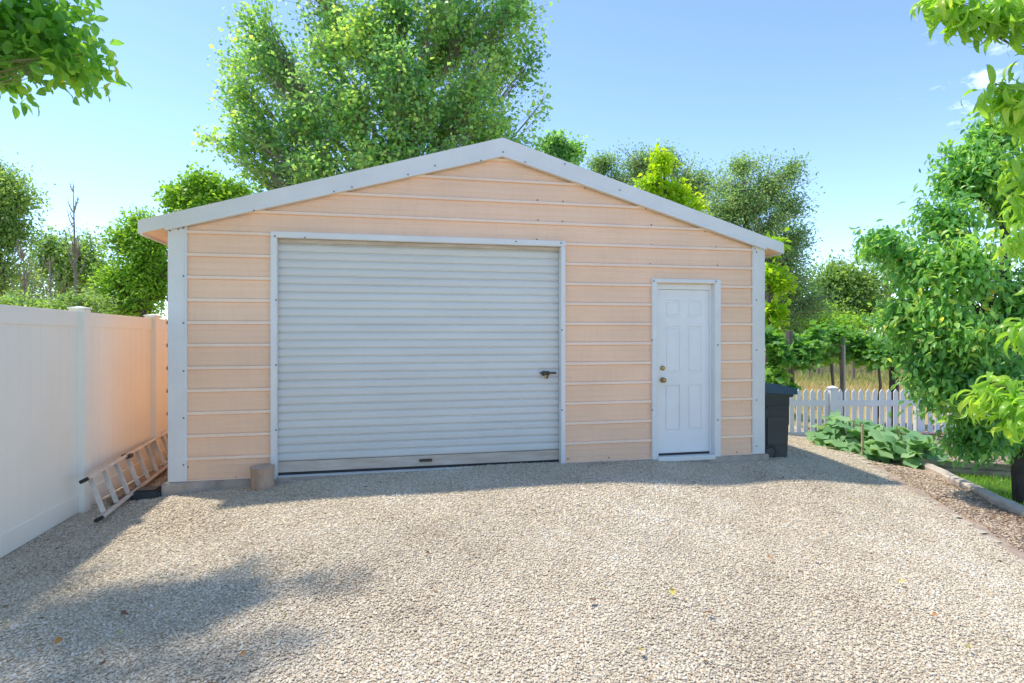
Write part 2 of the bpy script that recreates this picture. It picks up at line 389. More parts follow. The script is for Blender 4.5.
def grid(name, xs, ys, hf, keep, m, zoff=0, kind='structure'):
    X, Y = np.meshgrid(xs, ys); Zz = hf(X, Y)+zoff
    V = np.stack([X, Y, Zz], -1).reshape(-1, 3); nx = len(xs)
    I, J = np.meshgrid(np.arange(nx-1), np.arange(len(ys)-1)); a = (J*nx+I)
    cx = (X[:-1,:-1]+X[1:,1:])/2; cy = (Y[:-1,:-1]+Y[1:,1:])/2
    F = np.stack([a, a+1, a+nx+1, a+nx], -1)[keep(cx, cy)]
    o = np_mesh(name, V, F, None, m, smooth=True); tag(o, kind=kind); return o
def span(a, b, st): return list(np.arange(a, b, st))
xs = np.array(sorted(set([-900,-400,-200,-100,-60,-35,-20,-12,-8,-5,-3.5] + span(-2.5, 13, .25) + [13,15,18,24,32,45,70,120,220,450,900])))
ys = np.array(sorted(set([-900,-300,-100,-50,-30,-20,-14,-11] + span(-9, 8, .25) + [8,10,12,15,20,28,40,60,100,180,350,900])))
def fieldH(x, y): return H(x, y)
grid('ground', xs, ys, fieldH, lambda x, y: x == x, M['field'])

# gravel drive sheet with its stones on top
gx = np.arange(-.62, 10.7, .1); gy = np.arange(-9.5, 3.6, .1)
def in_drive(x, y):
    return (x > -.60) & (x < XE(y)-.02) & ~((x > .03) & (x < 6.69) & (y > .05)) & ~((x < .5) & (y > 5))
grid('gravel_drive', gx, gy, G, in_drive, M['gbase'])

ICO = None
def stones(name, region, zf, n, smin, smax, m, fine, seed, label, cat, rndpow=1.0, flat=.46):
    rg = np.random.default_rng(seed)
    x, y = region(rg, n); z = zf(x, y); n = len(x)
    if fine:
        t = (1+5**.5)/2
        T = np.array([(-1,t,0),(1,t,0),(-1,-t,0),(1,-t,0),(0,-1,t),(0,1,t),(0,-1,-t),(0,1,-t),(t,0,-1),(t,0,1),(-t,0,-1),(-t,0,1)])/1.9
        F = np.array([(0,11,5),(0,5,1),(0,1,7),(0,7,10),(0,10,11),(1,5,9),(5,11,4),(11,10,2),(10,7,6),(7,1,8),(3,9,4),(3,4,2),(3,2,6),(3,6,8),(3,8,9),(4,9,5),(2,4,11),(6,2,10),(8,6,7),(9,8,1)])
    else:
        T = np.array([(a,b,c) for a in (-1,1) for b in (-1,1) for c in (-1,1)])*.62
        F = np.array([(0,1,3,2),(4,6,7,5),(0,4,5,1),(2,3,7,6),(0,2,6,4),(1,5,7,3)])
    k = len(T)
    V = T[None] * rg.uniform(.72, 1.28, (n, k, 1)) + rg.normal(0, .10, (n, k, 3))
    sc = (smin + (smax-smin)*rg.random(n)**1.8)/2
    V = V*sc[:,None,None]*np.stack([rg.uniform(.9,1.35,n), rg.uniform(.7,1.05,n), rg.uniform(flat*.75,flat*1.2,n)], -1)[:,None,:]
    ang = rg.normal(0, .24, (n, 2)); az = rg.uniform(0, 2*math.pi, n)
    def rot(V, a, i, j):
        c, s = np.cos(a)[:,None], np.sin(a)[:,None]; A, B = V[:,:,i].copy(), V[:,:,j].copy()
        V[:,:,i] = A*c-B*s; V[:,:,j] = A*s+B*c
    rot(V, ang[:,0], 1, 2); rot(V, ang[:,1], 0, 2); rot(V, az, 0, 1)
    V += np.stack([x, y, z + sc*flat*.35 + rg.uniform(-.003, .005, n)], -1)[:,None,:]
    FF = (F[None] + (np.arange(n)*k)[:,None,None]).reshape(-1, F.shape[1])
    # colours drift slowly over the drive, with dirtier and cleaner patches
    drift = .08*np.sin(x*.9+1.3*y)+.08*np.sin(2.1*x-1.7*y+2)+.07*np.sin(5.3*x+4.1*y)+.06*np.sin(9.1*x-6.3*y+1)
    rv = np.clip(rg.beta(2.0, 1.6, n)+drift*.9, 0, 1)
    o = np_mesh(name, V.reshape(-1,3), FF, np.repeat(rv, k), m)
    tag(o, label, cat, kind='stuff'); return o
def cam_depth(x, y): return (x-CX)*math.sin(TH)+(y-CY)*math.cos(TH)
def drive_region(z0, z1, per_m2):
    def f(rg, n):
        x = rg.uniform(-.60, 10.5, n); y = rg.uniform(-6.6, 3.5, n)
        Zc = cam_depth(x, y); Xc = (x-CX)*math.cos(TH)-(y-CY)*math.sin(TH)
        ok = in_drive(x, y) & (Zc > z0) & (Zc <= z1) & (np.abs(Xc) < Zc*.9+1.2) & ((x < XE(y)-.05-.12*rg.random(n)))
        return x[ok], y[ok]
    return f
AREA = 11.1*10.1
stones('gravel_stones', drive_region(1.9, 4.6, 0), G, int(14500*AREA), .007, .0205, M['stone'], True, 5, 'loose cream crushed gravel covering the near half of the drive', 'gravel')
stones('gravel_stones', drive_region(4.6, 11, 0), G, int(8500*AREA), .010, .026, M['stone'], False, 6, 'loose cream crushed gravel in front of and beside the shed', 'gravel')

# planting bed on the right, between the drive edge and the lawn curb
def bedH(x, y): return -.235-.045*sm(0, .8, x-XE(y)) + .012*np.sin(x*6+y*5)
bx_ = np.arange(4.5, 11, .08); by_ = np.arange(-6.6, 1.2, .08)
TBL = GP(862, 462.5, -.27); TBR = GP(1010, 474, -.30)      # front timber of the raised bed
def before_timber(x, y):
    return (TBR.x-TBL.x)*(y-TBL.y)-(TBR.y-TBL.y)*(x-TBL.x) < -.02
def in_bed(x, y): return (x > XE(y)+.0) & (x < XC(y)+.02) & before_timber(x, y)
grid('planting_bed', bx_, by_, bedH, in_bed, M['mulch'])
def bed_region(rg, n):
    x = rg.uniform(4.5, 10, n); y = rg.uniform(-5, 1.0, n); ok = in_bed(x, y) & (cam_depth(x, y) > 3); return x[ok], y[ok]
stones('mulch_chips', bed_region, bedH, 150000, .012, .038, M['chips'], False, 8, 'brown mulch and stone chips in the bed right of the drive', 'mulch', flat=.4)

def edging(name, xf, y0, y1, wd, z0, z1, m, label, wob=.01):
    mb = MB(); n = 60; prof = [(-wd/2, z0), (-wd/2, z1-.02), (-wd/2+.02, z1), (wd/2-.02, z1), (wd/2, z1-.02), (wd/2, z0)]
    vs = []
    for i in range(n+1):
        y = y0+(y1-y0)*i/n; dx = wob*math.sin(i*.7)+wob*.6*math.sin(i*1.9+1); dz = wob*.5*math.sin(i*1.3)
        for px_, pz in prof: vs.append((float(xf(y))+px_+dx, y, pz+(dz if pz > z0 else 0)))
    fs = [(i*6+k, i*6+k+1, (i+1)*6+k+1, (i+1)*6+k) for i in range(n) for k in range(5)]
    fs += [tuple(range(6)), tuple(n*6+k for k in range(6))]
    mb.add(vs, fs); o = mb.build(name, m, org=(float(xf((y0+y1)/2)), (y0+y1)/2, z0)); tag(o, label, 'edging'); return o
M['edge'] = mat('sandy_concrete', (.38,.29,.22), .95, .3, 7, .7, 50)
M['curb'] = mat('pale_concrete', (.55,.47,.39), .9, .2, 6, .5, 60)
edging('drive_edging', XE, -5.5, 1.0, .13, -.34, -.195, M['edge'], 'low sandy brown concrete strip where the gravel meets the mulch bed', .022)
edging('lawn_curb', XC, -5.0, .10, .15, -.45, -.215, M['curb'], 'pale rounded concrete curb between the mulch bed and the lawn', .006)

# lawn
def lawnH(x, y): return -.36 + 0*x
def in_lawn(x, y): return (x > XC(y)+.06) & before_timber(x, y) & (x < 13)
grid('lawn', np.arange(6, 13, .1), np.arange(-6, 1.2, .1), lawnH, in_lawn, M['lawn'])
rg = np.random.default_rng(3); n = 60000
x = rg.uniform(6.5, 12.5, n); y = rg.uniform(-4.2, 1.1, n); ok = in_lawn(x, y) & (cam_depth(x, y) > 3.5); x, y = x[ok], y[ok]; n = len(x)
D = rg.normal(0, .35, (n,3)); D[:,2] = 1
V, F, rv = leaves(np.stack([x, y, np.full(n, -.365)], -1), D, rg.normal(0, 1, (n,3)), rg.uniform(.03, .085, n), np.full(n, .12), LEAF2, np.clip(rg.normal(.5,.2,n)+.25*np.sin(x*2)*np.sin(y*2.5+1), 0, 1))
tag(np_mesh('lawn_grass', V, F, rv, M['grass']), 'short bright green lawn grass beyond the pale curb', 'grass', kind='stuff')

# dry field blades beyond the picket fence
n = 70000; x = rg.uniform(6, 34, n); y = 6+rg.random(n)**1.3*40
D = rg.normal(0, .3, (n,3)); D[:,2] = 1
patch = .5+.35*np.sin(y*.55+.2*x)+rg.normal(0,.15,n)
V, F, rv = leaves(np.stack([x, y, np.full(n, -.43)], -1), D, rg.normal(0, 1, (n,3)), rg.uniform(.08, .32, n)*(1+.02*y), np.full(n, .12), LEAF2, np.clip(patch, 0, 1))
tag(np_mesh('dry_grass', V, F, rv, M['drygrass']), 'dry yellow field grass beyond the picket fence and grape trellis', 'grass', kind='stuff')

# ------------------------------------------------------------------ the shed
SW = 6.685; SD = 7.6; EZ = 2.49; RZ = 3.50; RX = 3.40; OV = .23
shed = thing('metal_shed', (0,0,0), 'peach metal shed with pale roll-up door, white entry door and gabled roof', 'shed')
def roof_z(x): return EZ + (RZ-EZ)*(1-abs(x-RX)/(RX+OV if x < RX else SW+OV-RX))
RD = (FX(277.5)[0], FX(560)[0], 2.505)       # roll-up opening x0,x1,top
ED = (FX(655)[0], FX(714)[0], FZ(684, 284))  # entry door opening
# siding profile: 9 inch rib pitch, two faint stiffening beads between
prof = []
pitch = .2286; z = .02; ribs = []
z_first = FZ(190, 253.3) - pitch*9 - .01
zz = z_first - pitch
while zz < 3.8:
    ribs.append(zz)
    prof += [(zz-.026, 0), (zz-.017, -.023), (zz+.011, -.021), (zz+.022, 0)]
    for q in (.075, .153):
        prof += [(zz+q-.009, 0), (zz+q, -.0022), (zz+q+.009, 0)]
    zz += pitch
def yprof(z):
    for (a, ya), (b, yb) in zip(prof, prof[1:]):
        if a <= z <= b: return ya+(yb-ya)*(z-a)/(b-a)
    return 0
def siding(name, zlo=.03):
    mb = MB(); zs = sorted(set([zlo, RD[2], ED[2], EZ+.06, 3.53] + [p[0] for p in prof if zlo < p[0] < 3.53]))
    for a, b in zip(zs, zs[1:]):
        def lim(z):
            zt = z+.03
            if zt <= EZ+.09: return .02, SW-.02
            f = 1-(zt-EZ)/(RZ+.10-EZ)
            return max(.02, RX-(RX+OV)*f), min(SW-.02, RX+(SW+OV-RX)*f)
        m_ = (a+b)/2; holes = []
        if m_ < RD[2]: holes.append((RD[0]-.02, RD[1]+.02))
        if m_ < ED[2]: holes.append((ED[0]-.02, ED[1]+.02))
        la, ra = lim(a); lb, rb = lim(b)
        segs = [[la, lb, None, None]]
        cuts = []; cur = (la, lb)
        for h0, h1 in holes:
            cuts.append((cur[0], cur[1], h0, h0)); cur = (h1, h1)
        cuts.append((cur[0], cur[1], ra, rb))
        ya, yb = yprof(a), yprof(b)
        for xa, xb, xc, xd in cuts:
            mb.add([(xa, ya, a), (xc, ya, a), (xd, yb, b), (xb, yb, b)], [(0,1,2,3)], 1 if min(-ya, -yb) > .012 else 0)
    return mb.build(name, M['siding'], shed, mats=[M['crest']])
siding('front_wall')
# side and rear walls
for xw in (0, SW):
    mb = MB()
    s_ = -1 if xw == 0 else 1
    zs = sorted(set([.03, EZ+.02]+[p[0] for p in prof if .03 < p[0] < EZ]))
    for a, b in zip(zs, zs[1:]):
        xa, xb = xw - s_*yprof(a)*1 , xw - s_*yprof(b)
        mb.add([(xa, .02, a), (xa, SD, a), (xb, SD, b), (xb, .02, b)], [(0,1,2,3)])
    mb.build('side_wall', M['siding'], shed)
mb = MB(); mb.add([(0,SD,.03),(SW,SD,.03),(SW,SD,EZ),(RX,SD,RZ),(0,SD,EZ)], [(0,1,2,3,4)]); mb.build('rear_wall', M['siding'], shed)
# foundation slab
mb = MB(); mb.box(-.045, SW+.06, -.055, SD+.04, -.42, .028, .012); mb.build('foundation_slab', M['conc'], shed)
# roof sheets with ribs running down the slope, peach underside boards at the eaves
mb = MB(); nb = 34
for s_ in (-1, 1):
    xo = -OV if s_ < 0 else SW+OV
    for i in range(nb):
        y0 = -.05 + (SD+.15)*i/nb; y1 = -.05+(SD+.15)*(i+1)/nb; yr = y0+.035
        e, r = EZ+.10, RZ+.155
        mb.add([(xo,y0,e),(xo,y0+.012,e+.02),(xo,yr,e+.02),(xo,yr+.012,e),(xo,y1,e),(RX,y0,r),(RX,y0+.012,r+.02),(RX,yr,r+.02),(RX,yr+.012,r),(RX,y1,r)],
               [(0,1,6,5),(1,2,7,6),(2,3,8,7),(3,4,9,8)])
mb.build('roof', M['roofm'], shed)
mb = MB()
for xo, xi in ((-OV+.01, 0), (SW+OV-.01, SW)):
    mb = MB(); up_ = abs(xo-xi)*(RZ-EZ)/(RX+OV)
    mb.box(min(xo,xi), max(xo,xi), -.04, SD+.05, EZ+.02, EZ+.04, tf=lambda v, xo=xo, u=up_, xi=xi: v+Vector((0,0,u*abs(v.x-xo)/abs(xi-xo))))
    mb.build('soffit', M['siding'], shed)
# eave fascia and ridge cap
for xo in (-OV, SW+OV):
    mb = MB(); mb.box(xo-.012, xo+.012, -.03, SD+.1, EZ-.005, EZ+.125, .003); mb.build('fascia', M['trim'], shed)
mb = MB()
sl = (RZ-EZ)/(RX+OV)
mb.add([(RX-.16,-.062,RZ+.18-.16*sl),(RX,-.062,RZ+.195),(RX+.16,-.062,RZ+.18-.16*sl),(RX-.16,SD+.1,RZ+.18-.16*sl),(RX,SD+.1,RZ+.195),(RX+.16,SD+.1,RZ+.18-.16*sl)],[(0,1,4,3),(1,2,5,4)])
mb.build('ridge_cap', M['roofm'], shed)
# rake trims: broad face + thin lip at the foot of it, in two lengths each side
for (xa, za, xb, zb) in ((-OV-.015, EZ+.0, RX, RZ+.0), (SW+OV+.015, EZ, RX, RZ)):
    mb = MB(); hgt = .135; top = .185
    tA = .135; tB = .185
    mb.add([(xa,-.075,za+.005),(xb,-.075,zb+.005),(xb,-.075,zb+tB),(xa,-.075,za+tA),
            (xa,-.045,za+.005),(xb,-.045,zb+.005),(xb,-.045,zb+tB),(xa,-.045,za+tA)],
           [(0,1,2,3),(4,7,6,5),(3,2,6,7),(0,4,5,1),(0,3,7,4),(1,5,6,2)])
    mb.build('rake_trim', M['trim'], shed)
    mb = MB(); off = .004
    xa2 = 0.0 if xa < 0 else SW; f = abs(xa2-xa)/abs(xb-xa); za2 = za+(zb-za)*f
    mb.add([(xa2,-.083,za2-.022),(xb,-.083,zb-.022),(xb,-.083,zb+.012),(xa2,-.083,za2+.012),
            (xa2,-.02,za2-.022),(xb,-.02,zb-.022),(xb,-.0755,zb+.012),(xa2,-.0755,za2+.012)],
           [(0,1,2,3),(0,4,5,1),(3,2,6,7),(0,3,7,4)])
    mb.build('rake_lip', M['trim'], shed)
# corner trims: broad face and a raised inner hem
for s_ in (0, 1):
    x0, x1 = ((.008, .160) if s_ == 0 else (SW-.142, SW+.012))
    mb = MB(); mb.box(x0, x1, -.034, .10, .032, EZ+.082, .004)
    mb.build('corner_trim', M['trim'], shed)
    hx = (x1-.004, x1+.022) if s_ == 0 else (x0-.012, x0+.004)
    mb = MB(); mb.box(hx[0], hx[1], -.028, -.004, .034, EZ+.06+(.05 if s_ == 0 else .04), .003); mb.build('trim_hem', M['trim'], shed)

# roll-up door
x0, x1, zt = RD
mb = MB(); pz = .0847; yb = .075; z = .115; pts = []
z = .172
while z < zt+.02:
    pts += [(yb+.004, z), (yb-.009, z+.007), (yb-.0135, z+.020), (yb-.0135, z+.056), (yb-.007, z+.074), (yb+.003, z+.079)]
    z += pz
vs = []; fs = []
nseg = 24
for (yy, z) in pts:
    for i in range(nseg+1):
        t = i/nseg; vs.append((x0-.03+(x1-x0+.06)*t, yy+.0015*math.sin(t*17+z*1.7)*math.sin(t*math.pi), z))
for j in range(len(pts)-1):
    for i in range(nseg): fs.append((j*(nseg+1)+i, j*(nseg+1)+i+1, (j+1)*(nseg+1)+i+1, (j+1)*(nseg+1)+i))
mb.add(vs, fs); rd = mb.build('roll_up_door', M['curtain'], shed)
mb = MB(); mb.box(x0-.01, x1+.01, yb-.018, yb+.01, .062, .170, .004); mb.box(x0-.01, x1+.01, yb-.026, yb-.0185, .060, .078, .002); mb.build('bottom_bar', M['bar'], rd)
mb = MB(); mb.box(x0, x1, yb-.016, yb+.012, .030, .061); mb.build('bottom_seal', M['dark'], rd)
# faded pull handle on the bottom bar
hx, _ = FX(426); mb = MB()
mb.box(hx-.07, hx+.07, yb-.033, yb-.0185, .105, .135, .004); mb.box(hx-.05, hx-.035, yb-.055, yb-.033, .112, .128, .003); mb.box(hx+.035, hx+.05, yb-.055, yb-.033, .112, .128, .003)
mb.box(hx-.055, hx+.055, yb-.066, yb-.055, .112, .128, .004); mb.build('pull_handle', M['steel'], rd)
# slide latch
lx, lz = FX(548)[0], FZ(549, 373.5)
mb = MB(); mb.box(lx-.065, lx+.035, yb-.034, yb-.016, lz-.028, lz+.026, .008)
mb.tube([(lx-.085, yb-.045, lz+.004), (lx+.105, yb-.045, lz+.004)], .011, 10)
mb.box(lx-.05, lx-.02, yb-.066, yb-.03, lz-.012, lz+.030, .006); mb.box(lx+.0, lx+.03, yb-.062, yb-.03, lz-.02, lz+.02, .005)
mb.box(lx-.018, lx+.01, yb-.058, yb-.036, lz-.06, lz-.022, .006)
mb.build('latch', M['steel'], rd)
mb = MB(); mb.tube([(lx-.02, yb-.062, lz-.018), (lx-.02, yb-.062, lz-.045)], .010, 8); mb.build('latch_pin', M['brass'], rd)
# opening trim: legs, header, reveal
tw = .062
fr = MB(); fr.box(x0-tw, x0, -.045, .05, -.03, zt+.0, .004); fr.build('door_jamb_trim', M['trim'], shed)
fr = MB(); fr.box(x1, x1+tw*.85, -.045, .05, -.02, zt+.0, .004); fr.build('door_jamb_trim', M['trim'], shed)
fr = MB(); fr.box(x0-tw, x1+tw*.85, -.048, .05, zt, zt+.062, .004); fr.build('door_header_trim', M['trim'], shed)
fr = MB(); fr.box(x0+.002, x1-.002, .030, .068, zt-.040, zt-.002, .003); fr.build('weather_strip', M['bar'], shed)
mb = MB(); mb.box(x0+.002, x1-.002, -.04, .13, -.06, .030, .006); mb.build('door_sill', M['trim'], shed)

# entry door
x0, x1, zt = ED
ex0, ex1 = FX(657.4, .07)[0], FX(708.4, .07)[0]; ezb = .075; ezt = FZ(684, 290, .07)
fo0, fo1, fzt = FX(650.8)[0], FX(719.2)[0], FZ(684, 279.5)
fr = MB(); fr.box(fo0, x0+.012, -.04, .09, .0, fzt-.045, .004); fr.build('entry_jamb', M['trim'], shed)
fr = MB(); fr.box(x1-.012, fo1, -.04, .09, .0, fzt-.045, .004); fr.build('entry_jamb', M['trim'], shed)
fr = MB(); fr.box(fo0, fo1, -.043, .09, fzt-.045, fzt, .004); fr.build('entry_header', M['trim'], shed)
fr = MB(); fr.box(ex1+.001, x1-.010, .035, .11, .05, fzt-.05, .003); fr.box(x0+.011, ex0-.002, .035, .11, .05, fzt-.05, .003); fr.box(x0+.013, x1-.013, .036, .112, ezt+.003, fzt-.046, .002)
fr.build('door_stop', M['doorwhite'], shed)
bm = bmesh.new()
dw = ex1-ex0; dh = ezt-ezb
us = [0, .14, .43, .57, .86, 1]; vs_ = [0, .135, .42, .49, .775, .835, .935, 1]
vg = {}
for j, v in enumerate(vs_):
    for i, u in enumerate(us): vg[i,j] = bm.verts.new((ex0+u*dw, .06, ezb+v*dh))
panels = []
for j in range(len(vs_)-1):
    for i in range(len(us)-1):
        f = bm.faces.new((vg[i,j], vg[i+1,j], vg[i+1,j+1], vg[i,j+1]))
        if i in (1,3) and j in (1,3,5): panels.append(f)
for f in panels:
    r = bmesh.ops.inset_region(bm, faces=[f], thickness=.012, depth=0)
    for v in f.verts: v.co.y += .014
    bmesh.ops.inset_region(bm, faces=[f], thickness=.016, depth=0)
    bmesh.ops.inset_region(bm, faces=[f], thickness=.014, depth=0)
    for v in f.verts: v.co.y -= .013
me = bpy.data.meshes.new('entry_door'); bm.to_mesh(me); bm.free(); ed = link_mesh('entry_door', me, M['doorwhite'], shed)
def lathe(mb, o, d, prof_, n=16):
    mb.tube([Vector(o)+Vector(d)*a for a, r in prof_], [r for a, r in prof_], n)
kx = ex0+.06
mb = MB(); lathe(mb, (kx, .06, FZ(658, 380.5)), (0,-1,0), [(0,.032),(.008,.032),(.010,.013),(.030,.012),(.036,.024),(.05,.029),(.062,.024),(.068,.008)]); mb.build('door_knob', M['brass'], ed, smooth=True)
mb = MB(); lathe(mb, (kx, .06, FZ(658, 368.5)), (0,-1,0), [(0,.030),(.012,.029),(.020,.024),(.022,.010)]); mb.build('deadbolt', M['brass'], ed, smooth=True)
mb = MB(); mb.box(ex0, ex1, .045, .10, .052, ezb-.001); mb.build('door_sweep', M['dark'], ed)
mb = MB(); mb.box(x0+.014, x1-.014, -.065, .12, .0, .050, .006); mb.build('threshold', M['trim'], shed)
# screws
mbs = MB(); lathe(mbs, (0,0,0), (0,-1,0), [(0,.0085),(.002,.0085),(.003,.0065),(.007,.006)], 7)
scw = mbs.build('screw', M['screw'], shed); first = [True]
def screw(px, py, y=-.001):
    o = scw if first[0] else scw.copy()
    if not first[0]: col.objects.link(o); o.parent = shed
    first[0] = False
    o.location = (FX(px, y)[0], y, FZ(px, py, y))
for px, py in ((537.5,181),(537.5,200),(538,220),(537,239.5),(562.5,182.5),(563,201.5),(562.5,221.5),(562,241.5)): screw(px, py, -.003)
for px, py in ((651.5,225),(651.5,245),(650,264),(716,247),(717.5,265.5)): screw(px, py, -.003)
for px, py in ((188,467),(191,480),(236,477.5),(568,459),(609,457.5),(737,452)): screw(px, py, -.003)
for px, py in ((503,152),(481,160.5),(408,174.5),(254,210.5),(334,191.5),(525,162),(585,188),(646,209),(705,231.5),(755,249),(565,164),(620,190),(435,165.5),(352,187)): screw(px, py, -.084)
for py in (228, 276, 323, 371, 418, 465): screw(183.5, py, -.036)
for py in (252, 300, 350, 400, 446): screw(756.5, py, -.036)
screw(169.8, 230.5, -.036); screw(178.5, 229, -.036)
for px, py in ((275,236),(305,237.5),(276,300),(276,365),(276,430),(516,241.5),(561,243),(562,330),(562,410),(654,281),(716,281.5),(652.3,340),(652.3,410),(718,345),(718,420)): screw(px, py, -.049)

# ------------------------------------------------------------------ vinyl privacy fence on the left
FXX = -.60
vf = thing('vinyl_fence', (FXX, 1, -.15), 'tall white vinyl privacy fence left of the shed and drive', 'fence')
posts = [-.40-1.72*k for k in range(1, 5)][::-1] + [-.40, 1.30, 3.02, 4.75, 6.45, 8.2]
def ftop(y): return 1.735 - .012*(y+2)
for yp in posts:
    zt = ftop(yp)+.02
    mb = MB(); mb.box(FXX-.064, FXX+.064, yp-.064, yp+.064, -.4, zt, .006); p = mb.build('fence_post', M['vinyl'], vf)
    mb = MB(); mb.box(FXX-.072, FXX+.072, yp-.072, yp+.072, zt, zt+.016, .004)
    mb.add([(FXX-.066,yp-.066,zt+.0165),(FXX+.066,yp-.066,zt+.0165),(FXX+.066,yp+.066,zt+.0165),(FXX-.066,yp+.066,zt+.0165),(FXX,yp,zt+.030)], [(0,1,4),(1,2,4),(2,3,4),(3,0,4)])
    mb.build('post_cap', M['vinyl'], p)
for ya, yb_ in zip(posts, posts[1:]):
    a, b = ya+.064, yb_-.064
    def tf(v, a=a, b=b): return v + Vector((0,0,(ftop(v.y)-ftop(a)) if v.z > .4 else 0))
    t0 = ftop(a)
    mb = MB(); mb.box(FXX-.022, FXX+.022, a, b, t0-.14, t0, .005, tf=tf); mb.build('top_rail', M['vinyl'], vf)
    mb = MB(); mb.box(FXX-.022, FXX+.022, a, b, -.10, .065, .005); mb.build('bottom_rail', M['vinyl'], vf)
    mb = MB(); nb = 11; bw = (b-a)/nb
    for i in range(nb):
        y0, y1 = a+i*bw, a+(i+1)*bw
        mb.box(FXX-.009, FXX+.010, y0+.0004, y1-.0004, .06, ftop((y0+y1)/2)-.138, .0010)
    mb.build('fence_panel', M['vinyl'], vf)

# ------------------------------------------------------------------ ladder in the gap
def ladder(p_lo, p_hi, direc, length, label, name='aluminium_ladder', phase=.12):
    d = Vector(direc).normalized(); p_lo = Vector(p_lo); p_hi = Vector(p_hi)
    root = thing(name, p_lo, label, 'ladder')
    nrm = (p_hi-p_lo).normalized()
    for p in (p_lo, p_hi):
        mb = MB(); mb.bar(p, p+d*length, .028, .062, up=nrm.cross(d).normalized(), bev=.004)
        mb.build('rail', M['alu'], root)
        mb = MB(); mb.bar(p-d*.02, p+d*.02, .031, .066, up=nrm.cross(d).normalized(), bev=.004); mb.build('foot_cap', M['dark'], root)
    k = 0
    while phase+k*.305 < length-.05:
        a = p_lo+d*(phase+k*.305); b = p_hi+d*(phase+k*.305)
        mb = MB(); mb.bar(a+(b-a)*.04, b-(b-a)*.04, .036, .030, up=d, bev=.006); mb.build('rung', M['alu'], root); k += 1
    return root, d
Ldir = Fv + Rv*(-.285); Ldir.z = .0
pl = GP(99, 519, -.06); ph = W(84, 480.5, 5.09)
lad, dl = ladder(pl+Vector((0,0,.0)), ph, (Ldir.x, Ldir.y, .008), 4.2, 'weathered aluminium ladder on its side between white fence and shed corner')
mb = MB(); hp = ph + dl*1.0; mb.box(hp.x-.03, hp.x+.06, hp.y-.03, hp.y+.05, hp.z-.02, hp.z+.02, .006); mb.build('rung_lock', M['steel'], lad)
# wooden boards lying behind the ladder
for i, (a, b, wd, hh, lab) in enumerate((((-.40,-.25,-.06),(-.42,3.0,-.04),.09,.04,'long brown board lying against the fence foot behind the ladder'),
        ((-.12,-.05,-.055),(-.30,2.6,.06),.04,.04,'thin wooden pole slanting up behind the ladder beside the shed'),
        ((-.10,.15,-.07),(-.16,2.9,-.02),.05,.03,'short weathered lath lying closest to the shed wall'))):
    mb = MB(); mb.bar(a, b, wd, hh, bev=.004); tag(mb.build('wooden_board', M['woodt'], org=a), lab, 'board')
mb = MB(); mb.box(-.30, -.05, -.12, .10, -.14, -.035, .02); mb.box(-.27, -.08, -.09, .07, -.036, -.02, .008)
tag(mb.build('plastic_tub', M['bin'], org=(-.17,0,-.12)), 'flat dark grey plastic tub beside the slab at the ladder', 'tub')

# ------------------------------------------------------------------ stump by the roll-up door
p = GP(262, 489, -.05); p.y = max(min(p.y, -.20), -.5)
sx = FX(262, p.y)[0]; 
st_ = thing('wood_stump', (sx, p.y, -.06), 'short sawn log standing by the left foot of roll-up door', 'stump')
mb = MB(); n = 22; vs = []; fs = []
for j, (z, r) in enumerate(((-.10,.118),(-.02,.116),(.05,.108),(.11,.104),(.165,.112),(.185,.118))):
    for k in range(n):
        a = 2*math.pi*k/n; rr = r*(1+.04*math.sin(3*a+1)+.025*math.sin(7*a+j)); vs.append((sx+rr*math.cos(a), p.y+rr*math.sin(a), z))
for j in range(5):
    for k in range(n): fs.append((j*n+k, j*n+(k+1)%n, (j+1)*n+(k+1)%n, (j+1)*n+k))
mb.add(vs, fs); mb.build('bark_side', M['stumpb'], st_, smooth=True)
mb = MB(); mb.add([(sx,p.y,.188)]+[(sx+.97*(vs[5*n+k][0]-sx), p.y+.97*(vs[5*n+k][1]-p.y), .187) for k in range(n)]+[vs[5*n+k] for k in range(n)],
    [(0,1+k,1+(k+1)%n) for k in range(n)]+[(1+k,1+n+k,1+n+(k+1)%n,1+(k+1)%n) for k in range(n)])
mb.build('cut_top', M['cut'], st_)

# ------------------------------------------------------------------ wheeled bin
bx0, bx1, by0, by1, bz = 6.80, 7.30, .12, .66, -.10
bn = thing('wheelie_bin', (7.02, .38, bz), 'dark grey wheeled rubbish bin with blue lid beside the shed corner', 'bin')
def taper(v):
    t = (v.z-bz)/.93; cx_, cy_ = 7.02, .39
    k = .93+.07*t
    return Vector((6.79+(v.x-6.79)*k, cy_+(v.y-cy_)*k, v.z))
mb = MB(); mb.box(6.79, 7.185, by0, by1, bz+.01, bz+.86, .03, tf=taper); body = mb.build('bin_body', M['bin'], bn)
mb = MB(); mb.box(6.775, 7.205, by0-.025, by1+.025, bz+.80, bz+.865, .012); mb.box(6.83, 7.14, by0-.010, by0+.05, bz+.66, bz+.70, .01); mb.box(6.83, 7.12, by0-.006, by0+.05, bz+.20, bz+.56, .01); mb.build('bin_rim', M['bin'], bn)
def lidtf(v):
    t = (v.x-6.74)/.50; return Vector((v.x, v.y, v.z + (.02*math.sin(math.pi*min(max(t,0),1)**.8)-.075*t if v.z > bz+.93 else -.030*t)))
mb = MB()
